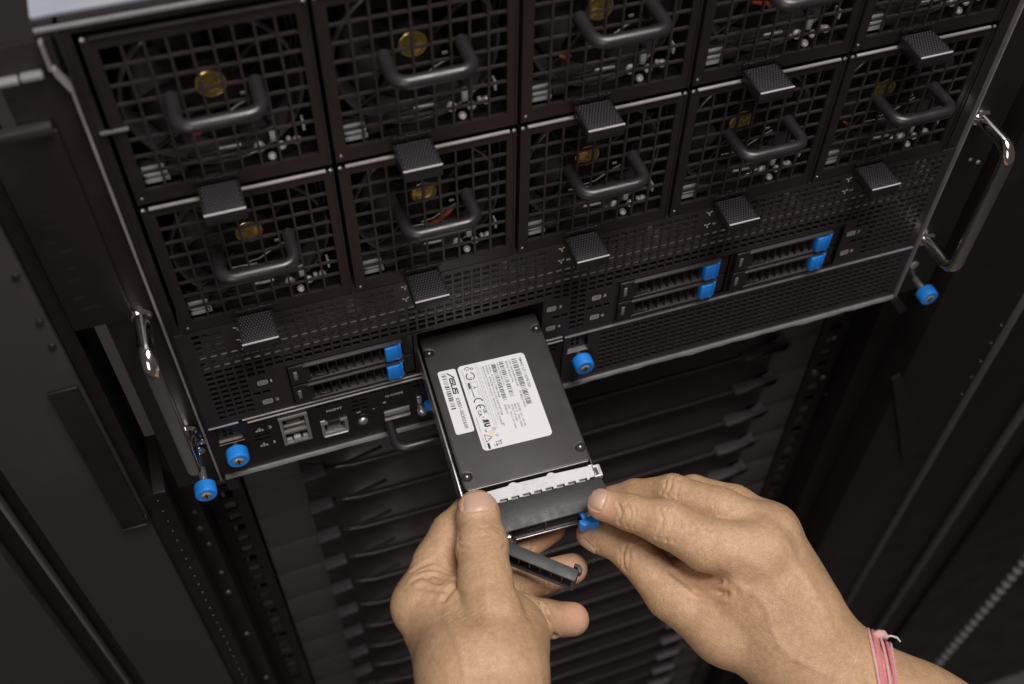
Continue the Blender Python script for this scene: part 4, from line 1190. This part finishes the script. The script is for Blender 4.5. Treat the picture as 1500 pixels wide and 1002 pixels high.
# ------------------------------------------------------------------ hands: one continuous skin each, grown from tapered bones
HANDS = json.loads('''{"left":{"palm":[[[[90.9,-209.2,-189.8],30],[[98.4,-178.7,-175.3],30]],[[[98.4,-178.7,-175.3],30],[[93.4,-147.3,-183.8],24]],[[[93.4,-147.3,-183.8],24],[[81.5,-132.5,-181.0],14.5]],[[[100.4,-180.2,-173.4],27],[[114.4,-165.3,-176.4],19]],[[[116.2,-162.3,-180.1],20],[[109.7,-136.8,-188.2],18]],[[[74.6,-261.4,-207.5],31],[[90.9,-209.2,-189.8],29]],[[[96.3,-141.8,-189.1],16],[[110.7,-133.7,-187.0],14]]],"limbs":{"thumb":[[[100.8,-183.2,-166.5],21],[[109.6,-160.5,-161.3],16],[[113.1,-141.0,-158.6],13.0],[[116.9,-122.6,-156.6],12.8],[[120.2,-105.3,-155.6],10.6],[[120.5,-102.0,-155.6],9.4]],"index":[[[81.4,-132.8,-181.2],14.2],[[95.0,-114.4,-177.9],12.4],[[106.9,-100.8,-176.2],11],[[120.9,-89.7,-179.5],9.6],[[140.6,-83.4,-184.9],9],[[154.7,-82.9,-184.6],8.2]],"middle":[[[100.4,-130.4,-194.9],14],[[120.2,-117.9,-198.2],10.5],[[144.1,-108.6,-199.0],9.2],[[162.9,-104.1,-198.3],8.0]],"ring":[[[105.4,-138.1,-199.3],14],[[127.6,-130.8,-200.7],11],[[148.0,-128.2,-203.6],9.4],[[166.3,-128.1,-203.9],8.4]],"little":[[[112.4,-151.6,-192.2],14],[[129.1,-148.5,-195.7],11.6],[[142.8,-151.5,-203.2],9.9],[[156.7,-154.3,-208.0],8.9]]},"grooves":[[[[79.3,-119.0,-166.4],[86.7,-118.9,-164.3],[93.6,-119.8,-164.5],[103.3,-126.3,-163.0]],0.9,1.1],[[[82.9,-122.0,-165.1],[92.4,-124.0,-164.2],[100.8,-129.6,-163.5]],0.6,0.9],[[[86.1,-126.9,-165.4],[91.4,-127.5,-164.5],[95.2,-132.6,-164.7],[98.5,-137.0,-165.9]],0.9,1.2],[[[79.4,-126.3,-166.7],[85.2,-126.6,-165.4],[88.5,-132.1,-166.1],[91.5,-136.4,-167.2]],0.7,1.2],[[[82.2,-133.9,-169.1],[88.0,-138.5,-168.4],[92.5,-141.5,-166.9]],0.7,1.3],[[[104.2,-126.1,-160.1],[102.7,-133.3,-160.7],[97.8,-139.8,-163.0],[91.3,-147.2,-163.9]],1.3,1.5],[[[106.5,-119.3,-150.6],[113.2,-128.1,-143.8],[122.8,-128.9,-144.5],[128.6,-126.7,-149.0]],0.55,0.8],[[[106.2,-122.6,-151.8],[113.7,-131.8,-145.2],[126.9,-131.9,-149.5]],0.5,0.8],[[[108.3,-115.8,-151.3],[115.0,-124.6,-143.3],[127.2,-124.2,-146.2]],0.45,0.7],[[[111.7,-112.8,-150.7],[117.7,-120.6,-143.5],[125.8,-119.9,-145.9]],0.3,0.6],[[[147.9,-110.7,-190.5],[147.7,-113.7,-192.8],[144.4,-115.6,-195.2]],0.7,1.0],[[[140.8,-148.3,-189.9],[141.4,-155.3,-192.4],[143.9,-160.9,-203.6]],2.0,1.1],[[[149.2,-128.7,-196.0],[149.1,-133.3,-196.9],[148.0,-135.6,-201.5]],1.3,1.0]],"ridges":[[[[112.9,-144.3,-144.5],[105.1,-166.2,-147.6],[94.0,-188.5,-148.1]],0.7,3.5],[[[90.3,-155.8,-159.1],[90.4,-178.7,-148.1],[86.3,-202.1,-153.9]],0.5,2.5],[[[117.9,-151.4,-156.2],[119.4,-172.9,-159.1],[116.9,-195.4,-162.5]],0.3,3.0]],"nails":[[[120.9,-103.4,-150.2],[122.5,-95.0,-148.0],[110.0,-139.4,-56.3],5.6,7.8]]},"right":{"palm":[[[[263.6,-226.6,-193.0],28],[[253.4,-195.5,-170.0],22]],[[[253.4,-195.5,-170.0],22],[[245.3,-174.5,-150.1],15]],[[[260.9,-192.1,-178.2],20],[[256.9,-163.9,-154.4],14]],[[[263.6,-226.6,-193.0],28],[[294.5,-265.5,-197.2],30]],[[[294.5,-265.5,-197.2],30],[[342.1,-324.1,-203.0],36]],[[[244.4,-205.6,-187.5],24],[[223.9,-191.0,-183.3],17]],[[[267.4,-186.8,-185.2],16],[[263.7,-158.4,-165.1],13]],[[[239.9,-183.0,-166.7],18],[[254.4,-208.7,-179.5],24]],[[[212.8,-162.8,-176.7],10.5],[[235.4,-183.0,-173.0],17]]],"limbs":{"index":[[[245.3,-174.5,-150.1],15],[[221.7,-162.3,-147.2],13.6],[[206.7,-146.2,-145.5],11.9],[[192.2,-133.3,-147.3],9.6],[[181.9,-124.0,-149.5],8.6]],"middle":[[[256.9,-163.9,-154.4],14],[[238.2,-145.2,-151.7],12],[[219.8,-127.1,-154.6],10.8],[[204.1,-116.8,-165.0],9.2],[[192.3,-110.9,-174.0],8.2]],"ring":[[[263.7,-158.4,-165.1],13],[[250.5,-140.2,-162.6],11],[[234.9,-124.1,-167.5],10],[[218.4,-115.5,-180.7],9]],"little":[[[270.6,-160.3,-182.5],12],[[257.5,-143.1,-185.9],10],[[242.4,-129.8,-192.7],9],[[229.0,-125.3,-200.5],8]],"thumb":[[[224.9,-193.4,-184.8],18],[[205.2,-167.9,-179.9],14],[[194.7,-142.3,-177.6],10.8],[[184.4,-128.0,-179.8],9.0],[[177.8,-121.6,-183.2],7.8]]},"grooves":[[[[205.7,-161.9,-163.8],[209.5,-170.3,-164.0],[212.1,-176.4,-162.8],[218.5,-182.1,-158.9],[224.1,-185.4,-157.4]],1.7,1.5],[[[211.1,-171.8,-162.1],[215.2,-176.7,-159.6],[220.7,-179.3,-155.0]],1.2,1.1],[[[211.6,-177.0,-165.9],[215.6,-181.9,-163.4],[220.9,-185.0,-159.2]],1.0,1.2],[[[188.2,-140.5,-166.5],[186.0,-144.6,-168.9],[187.2,-148.8,-175.5]],0.8,1.0],[[[185.2,-139.8,-168.1],[183.2,-143.2,-169.8],[184.3,-146.1,-174.2]],0.45,0.8],[[[191.0,-142.8,-166.2],[188.2,-147.6,-169.2],[189.5,-150.8,-176.4]],0.4,0.8],[[[186.1,-130.7,-138.0],[187.0,-135.2,-139.9],[185.1,-137.5,-146.0]],0.75,0.8],[[[189.6,-132.7,-137.3],[190.5,-137.4,-139.4],[188.4,-140.3,-145.9]],0.55,0.8],[[[193.0,-134.4,-137.7],[192.9,-138.8,-139.8],[191.4,-141.8,-145.0]],0.45,0.7],[[[202.7,-143.7,-134.4],[202.7,-149.2,-136.0],[199.7,-152.7,-142.0]],0.6,0.8],[[[205.8,-144.7,-133.1],[206.2,-150.9,-135.1],[203.1,-154.9,-141.5]],0.75,0.8],[[[209.1,-146.9,-132.6],[209.6,-153.1,-134.6],[206.5,-157.2,-141.0]],0.6,0.8],[[[215.4,-122.4,-143.3],[212.5,-127.1,-142.4],[209.9,-128.6,-145.5]],0.6,0.8],[[[219.7,-122.7,-142.4],[216.3,-128.3,-141.1],[213.3,-131.4,-145.5]],0.75,0.8],[[[223.7,-124.3,-142.5],[220.3,-130.2,-140.2],[217.6,-133.4,-144.5]],0.6,0.8]],"ridges":[[[[233.3,-177.7,-139.0],[243.0,-188.8,-142.2],[252.9,-218.5,-156.6]],0.8,4.0],[[[250.3,-164.9,-140.3],[255.6,-191.1,-153.3],[261.5,-220.6,-158.5]],0.8,3.6],[[[227.8,-182.6,-151.8],[238.1,-196.3,-154.1],[239.6,-218.6,-162.8],[253.9,-234.6,-165.8]],0.5,2.0],[[[221.8,-166.4,-134.9],[223.3,-177.5,-144.0],[229.5,-190.6,-152.2]],0.3,2.0]],"nails":[[[180.1,-122.5,-147.6],[173.1,-115.9,-149.6],[156.1,-157.4,-57.5],4.9,5.3],[[178.5,-124.9,-184.1],[172.0,-118.4,-184.9],[159.3,-166.7,-180.9],5.2,5.8]],"wristband":{"c":[289.1,-252.4,-196.6],"ax":[22.69999999999999,-8.700000000000017,8.400000000000006],"knot":[290.8,-225.2,-170.7]}}}''')
H_ = 0.75
class Field:
    def __init__(self, lo, hi):
        self.lo = np.array(lo, np.float32); self.n = np.ceil((np.array(hi) - lo) / H_).astype(int) + 1
        self.D = np.full(self.n, 30.0, np.float32)
    def axes(self, sl):
        return [(self.lo[i] + np.arange(sl[i].start, sl[i].stop, dtype=np.float32) * H_) for i in range(3)]
    def box(self, lo, hi):
        a = np.clip(np.floor((np.array(lo) - self.lo) / H_).astype(int), 0, self.n); b = np.clip(np.ceil((np.array(hi) - self.lo) / H_).astype(int) + 1, 0, self.n)
        return tuple(slice(int(p), int(q)) for p, q in zip(a, b))
def cone_d(ax, a, ra, b, rb):
    X, Y, Z = ax[0][:, None, None], ax[1][None, :, None], ax[2][None, None, :]
    a = np.array(a, np.float32); b = np.array(b, np.float32); ba = b - a; L2 = float(ba @ ba)
    h = np.clip(((X - a[0]) * ba[0] + (Y - a[1]) * ba[1] + (Z - a[2]) * ba[2]) / L2, 0, 1)
    return np.sqrt((X - a[0] - h * ba[0]) ** 2 + (Y - a[1] - h * ba[1]) ** 2 + (Z - a[2] - h * ba[2]) ** 2) - (ra + (rb - ra) * h)
def smin(a, b, k):
    h = np.maximum(k - np.abs(a - b), 0) / k
    return np.minimum(a, b) - h * h * k * 0.25
def cone_into(F, D, p, q, k):
    (a, ra), (b, rb) = p, q
    a = np.array(a); b = np.array(b); mgn = max(ra, rb) + k + 3
    sl = F.box(np.minimum(a, b) - mgn, np.maximum(a, b) + mgn)
    if any(s.stop <= s.start for s in sl): return
    D[sl] = smin(D[sl], cone_d(F.axes(sl), a, ra, b, rb), k)
def surface_nets(F):
    D = F.D; nx, ny, nz = D.shape
    s = D < 0
    cnt = np.zeros((nx - 1, ny - 1, nz - 1), np.uint8)
    corners = [(i, j, k) for i in (0, 1) for j in (0, 1) for k in (0, 1)]
    for i, j, k in corners: cnt += s[i:nx - 1 + i, j:ny - 1 + j, k:nz - 1 + k]
    act = np.argwhere((cnt > 0) & (cnt < 8))
    idx = np.full(cnt.shape, -1, np.int32); idx[act[:, 0], act[:, 1], act[:, 2]] = np.arange(len(act))
    val = np.stack([D[act[:, 0] + i, act[:, 1] + j, act[:, 2] + k] for i, j, k in corners], 1)
    cs = np.array(corners, np.float32)
    acc = np.zeros((len(act), 3), np.float32); num = np.zeros(len(act), np.float32)
    for a in range(8):
        for b in range(a + 1, 8):
            if np.abs(cs[a] - cs[b]).sum() == 1:
                m_ = (val[:, a] < 0) != (val[:, b] < 0)
                t = np.where(m_, val[:, a] / np.where(m_, val[:, a] - val[:, b], 1), 0)
                acc += np.where(m_[:, None], cs[a] + t[:, None] * (cs[b] - cs[a]), 0); num += m_
    V = F.lo + (act + acc / num[:, None]) * H_
    Q = []
    for ax in range(3):
        o1, o2 = [(1, 2), (2, 0), (0, 1)][ax]
        sh = [slice(1, D.shape[d] - 1) for d in range(3)]
        sh[ax] = slice(0, D.shape[ax] - 1)
        sh2 = list(sh); sh2[ax] = slice(1, D.shape[ax])
        A, B = s[tuple(sh)], s[tuple(sh2)]
        e = np.argwhere(A != B)
        base = e + np.array([0 if d == ax else 1 for d in range(3)])
        def cell(d1, d2):
            c = base.copy(); c[:, o1] -= d1; c[:, o2] -= d2
            return idx[c[:, 0], c[:, 1], c[:, 2]]
        q = np.stack([cell(1, 1), cell(0, 1), cell(0, 0), cell(1, 0)], 1)
        fl = A[e[:, 0], e[:, 1], e[:, 2]]
        q[~fl] = q[~fl][:, ::-1]
        Q.append(q)
    return V.astype(np.float64), np.concatenate(Q)
def normals(V, Q):
    fn = np.cross(V[Q[:, 2]] - V[Q[:, 0]], V[Q[:, 3]] - V[Q[:, 1]])
    N = np.zeros_like(V)
    for c in range(4): np.add.at(N, Q[:, c], fn)
    return N / (np.linalg.norm(N, axis=1, keepdims=True) + 1e-12)
def relax(V, Q, it):
    for _ in range(it):
        A = np.zeros_like(V); n_ = np.zeros(len(V))
        for a, b in ((0, 1), (1, 2), (2, 3), (3, 0)):
            np.add.at(A, Q[:, a], V[Q[:, b]]); np.add.at(n_, Q[:, a], 1)
            np.add.at(A, Q[:, b], V[Q[:, a]]); np.add.at(n_, Q[:, b], 1)
        V = V * .5 + .5 * A / n_[:, None]
    return V
def poly_dist(V, pts):
    d = np.full(len(V), 1e9)
    for a, b in zip(pts[:-1], pts[1:]):
        a = np.array(a); b = np.array(b); ba = b - a
        h = np.clip((V - a) @ ba / (ba @ ba), 0, 1)
        d = np.minimum(d, np.linalg.norm(V - a - h[:, None] * ba, axis=1))
    return d
def smooth_poly(P, n=6):
    P = [np.array(p) for p in P]; P = [2 * P[0] - P[1]] + P + [2 * P[-1] - P[-2]]
    R_ = []
    for i in range(1, len(P) - 2):
        for k in range(n):
            t = k / n
            R_.append(.5 * (2 * P[i] + (P[i + 1] - P[i - 1]) * t + (2 * P[i - 1] - 5 * P[i] + 4 * P[i + 1] - P[i + 2]) * t * t + (3 * P[i] - P[i - 1] - 3 * P[i + 1] + P[i + 2]) * t ** 3))
    return R_ + [P[-2]]
def nail_frame(nl):
    c, tip, seen, hl, hw = nl
    c, tip, seen = (np.array(q, float) for q in (c, tip, seen))
    ax = (tip - c) / np.linalg.norm(tip - c); nn = seen - c; nn -= ax * (nn @ ax); nn /= np.linalg.norm(nn)
    return c, ax, np.cross(ax, nn), nn, hl, hw
CAMP = np.array((42.88, -372.67, 338.6))
def build_hand(spec, name, parent):
    pts = [q for sgm in spec['palm'] for q in sgm] + [q for lm in spec['limbs'].values() for q in lm]
    lo = np.min([np.array(p) - r - 5 for p, r in pts], 0); hi = np.max([np.array(p) + r + 5 for p, r in pts], 0)
    F = Field(lo, hi)
    for p, q in spec['palm']: cone_into(F, F.D, p, q, 11.0)
    for ln, lm in spec['limbs'].items():
        P = np.array([p for p, r in lm]); R_ = np.array([r for p, r in lm])
        sl = F.box(P.min(0) - R_.max() - 12, P.max(0) + R_.max() + 12)
        L = np.full(F.n, 30.0, np.float32)
        for a, b in zip(lm[:-1], lm[1:]): cone_into(F, L, a, b, 2.6 if ln != 'thumb' else 3.5)
        X, Y, Z = F.axes(sl)
        base = P[0]
        dist = np.sqrt((X[:, None, None] - base[0]) ** 2 + (Y[None, :, None] - base[1]) ** 2 + (Z[None, None, :] - base[2]) ** 2)
        k = (0.9 + 9.0 * np.clip(1 - (dist - R_[0] * .9) / 17.0, 0, 1) ** 1.5).astype(np.float32)
        F.D[sl] = smin(F.D[sl], L[sl], k)
    V, Q = surface_nets(F)
    V = relax(V, Q, 2)
    N = normals(V, Q)
    disp = np.zeros(len(V))
    # low swells so that nothing is a perfect cone
    for fr, am in ((0.055, .45), (0.13, .22), (0.30, .07)):
        w = rng.normal(size=(5, 3)) * fr; ph = rng.uniform(0, 6.28, 5)
        disp += am * np.sin(V @ w.T + ph).sum(1) / 3
    toward = CAMP - V; toward /= np.linalg.norm(toward, axis=1, keepdims=True)
    face = np.clip((N * toward).sum(1) * 3 + .6, 0, 1)
    vis = np.argwhere((N * toward).sum(1) > .15).ravel()[::3]
    def snap(P):
        return [V[vis[np.argmin(((V[vis] - np.array(p)) ** 2).sum(1))]] for p in P]
    for P, dp, wd in spec['grooves']:
        d = poly_dist(V, smooth_poly(snap(P)))
        disp += face * (-dp * np.exp(-(d / wd) ** 2) + .22 * dp * np.exp(-((d - 2.2 * wd) / (1.2 * wd)) ** 2))
    for P, hh, wd in spec['ridges']:
        disp += face * hh * np.exp(-(poly_dist(V, smooth_poly(snap(P))) / wd) ** 2)
    # finger joints: small transverse skin folds, slight swelling
    flush = np.zeros(len(V))
    for ln, lm in spec['limbs'].items():
        for i in range(1, len(lm) - 1):
            a, b, c = np.array(lm[i - 1][0]), np.array(lm[i][0]), np.array(lm[i + 1][0])
            r = lm[i][1]
            t = (c - a) / np.linalg.norm(c - a)
            w = V - b; s_ = w @ t; rad = np.linalg.norm(w - s_[:, None] * t, axis=1)
            near = (rad < r * 1.5) & (np.abs(s_) < 9)
            if i == len(lm) - 2 and ln != 'thumb' and ln != 'index': continue
            wig = s_ + .55 * np.sin(w @ np.array((.9, .5, .7)) * 1.1 + i) + .3 * np.sin(w @ np.array((-.4, 1.3, .8)))
            disp += np.where(near, .16 * np.exp(-(s_ / 4.2) ** 2) * (np.cos(wig * 2 * math.pi / 2.3) - .3), 0)
        tip, r = np.array(lm[-1][0]), lm[-1][1]
        flush = np.maximum(flush, .75 * np.clip(1.9 - np.linalg.norm(V - tip, axis=1) / r, 0, 1))
    for nl in spec['nails']:
        c, ax, sd, nn, hl, hw = nail_frame(nl)
        w = V - c; al, as_, an = w @ ax, w @ sd, w @ nn
        rho = (np.abs(al / hl) ** 3 + np.abs(as_ / hw) ** 3) ** (1 / 3)
        ok = (an > -2) & (an < 16) & (N @ nn > -.1)
        tipw = np.clip(1.3 - np.clip(al / hl, 0, 2) * 1.2, 0, 1)
        disp += np.where(ok, -.55 * np.clip((1.02 - rho) * 8, 0, 1) + tipw * .42 * np.exp(-((rho - 1.16) / .12) ** 2), 0)
    V2 = V + N * disp[:, None]
    me = bpy.data.meshes.new(name)
    me.vertices.add(len(V2)); me.vertices.foreach_set("co", (V2 * S).astype(np.float32).ravel())
    me.loops.add(len(Q) * 4); me.loops.foreach_set("vertex_index", Q.astype(np.int32).ravel())
    me.polygons.add(len(Q)); me.polygons.foreach_set("loop_start", np.arange(0, len(Q) * 4, 4, dtype=np.int32))
    me.polygons.foreach_set("use_smooth", np.ones(len(Q), bool))
    me.update(calc_edges=True); me.validate()
    at = me.attributes.new("flush", 'FLOAT', 'POINT'); at.data.foreach_set("value", flush.astype(np.float32))
    me.materials.append(M['skin'])
    ob = bpy.data.objects.new(name, me); C.objects.link(ob); ob.parent = parent
    # nails: plates laid on the finger, curved across, free edge at the tip
    for nl in spec['nails']:
        c, ax, sd, nn, hl, hw = nail_frame(nl)
        w = V - c; sel = np.argwhere((np.abs(w @ ax) < hl * 1.6) & (np.abs(w @ sd) < hw * 1.6) & (w @ nn > -2) & (N @ nn > 0)).ravel()
        la_, ls_, ln_ = w[sel] @ ax, w[sel] @ sd, w[sel] @ nn
        A = np.stack([np.ones(len(sel)), la_, ls_, la_ ** 2, la_ * ls_, ls_ ** 2, ls_ ** 4], 1)
        co = np.linalg.lstsq(A, ln_, rcond=None)[0]
        G = 15
        VV, FF = [], []
        for i in range(G):
            for j in range(G):
                u, v = -1 + 2 * i / (G - 1), -1 + 2 * j / (G - 1)
                a_ = u * hl * (1 - .10 * v * v * (1 if u > 0 else 1.6)); b_ = v * hw * (1 - .07 * abs(u) ** 3)
                hgt = np.array([1, a_, b_, a_ * a_, a_ * b_, b_ * b_, b_ ** 4]) @ co
                e_ = max(abs(v) ** 6, (abs(u) ** 6 if u < 0 else 0))
                VV.append(tuple(c + ax * a_ + sd * b_ + nn * (hgt + .12 - .65 * e_ + (.18 * u if u > 0 else 0))))
        for i in range(G - 1):
            for j in range(G - 1):
                FF.append((i * G + j, i * G + j + 1, (i + 1) * G + j + 1, (i + 1) * G + j))
        k0 = len(VV)
        for i in range(G * G): VV.append(tuple(np.array(VV[i]) - nn * .7))
        rim_ = [j for j in range(G)] + [i * G + G - 1 for i in range(1, G)] + [(G - 1) * G + j for j in range(G - 2, -1, -1)] + [i * G for i in range(G - 2, 0, -1)]
        for a_, b_ in zip(rim_, rim_[1:] + rim_[:1]): FF.append((a_, a_ + k0, b_ + k0, b_))
        MB().add(VV, FF).build('fingernail', 'nail', ob, 50)
    return ob, F
person = thing('person', 'person with bare hands, gripping the labelled drive and pinching its blue latch', 'person', (0, 0, 0))
hand_l, FL = build_hand(HANDS['left'], 'hand', person)
hand_r, FR = build_hand(HANDS['right'], 'hand', person)

# thread wristband on the right wrist
wb = HANDS['right']['wristband']
c = Vector(wb['c']); axw = Vector(wb['ax']).normalized()
u = axw.orthogonal().normalized(); w_ = axw.cross(u)
def skin_r(F, c, axw, u, w_, a, shift):
    """distance from the wrist axis to the skin in direction a"""
    d = u * math.cos(a) + w_ * math.sin(a)
    q = c + axw * shift
    r = 10.0
    while r < 60:
        p = q + d * r
        i = [int(round((p[k] - F.lo[k]) / H_)) for k in range(3)]
        if any(i[k] < 0 or i[k] >= F.n[k] for k in range(3)) or F.D[i[0], i[1], i[2]] > 0: return r
        r += .4
    return 30.0
band = thing('wristband', 'pink thread wristband with a loose white end on the wrist of the right hand', 'wristband', tuple(c))
def ring_path(shift, lift, wob, ph, n=72):
    R0 = [skin_r(FR, c, axw, u, w_, 2 * math.pi * k / n, shift) for k in range(n)]
    R0 = [(R0[k - 1] + R0[k] + R0[(k + 1) % n]) / 3 for k in range(n)]
    P = []
    for k in range(n + 1):
        a = 2 * math.pi * k / n
        P.append(axw * (shift + wob * math.sin(a * 2 + ph)) + (u * math.cos(a) + w_ * math.sin(a)) * (R0[k % n] + lift + .25 * math.sin(a * 9 + ph)))
    return P
for i, (sh, li, wo, ph, rr, mt) in enumerate(((-4.4, .6, .7, 0, .85, 'palethread'), (-3.2, .8, .8, 1, .95, 'thread'), (-2.0, 1.0, .7, 2, 1.0, 'thread'), (-.8, 1.0, .9, 3.3, 1.0, 'thread'),
        (.4, 1.0, .7, 4.1, 1.0, 'thread'), (1.6, .9, .8, 5.2, 1.0, 'thread'), (2.8, .8, .8, .4, .95, 'thread'), (4.0, .6, .7, 1.7, .85, 'palethread'), (-.6, 1.7, 1.9, .6, .7, 'palethread'), (.9, 1.7, 1.6, 3.9, .75, 'thread'))):
    MB().tube([tuple(q) for q in ring_path(sh, li, wo, ph)], rr, 10).build('thread_strand', mt, band, 70)
kn = Vector(wb['knot']) - c
mb = MB(); mb.tube([tuple(kn + Vector((-3.4, 1.2, .5))), tuple(kn + Vector((-1.4, .4, 1.6))), tuple(kn + Vector((.8, -.2, 1.2))), tuple(kn + Vector((2.6, -1.4, -.8)))], [1.3, 2.3, 2.2, 1.4], 12)
mb.build('thread_knot', 'palethread', band, 70)
mb = MB(); mb.tube([tuple(kn + Vector((1.5, -1.5, .5))), tuple(kn + Vector((4.0, -2.2, 1.6))), tuple(kn + Vector((6.4, -4.0, 1.6))), tuple(kn + Vector((7.4, -6.0, .4)))], [.5, .55, .5, .35], 8)
mb.build('loose_end', 'whitethread', band, 70)
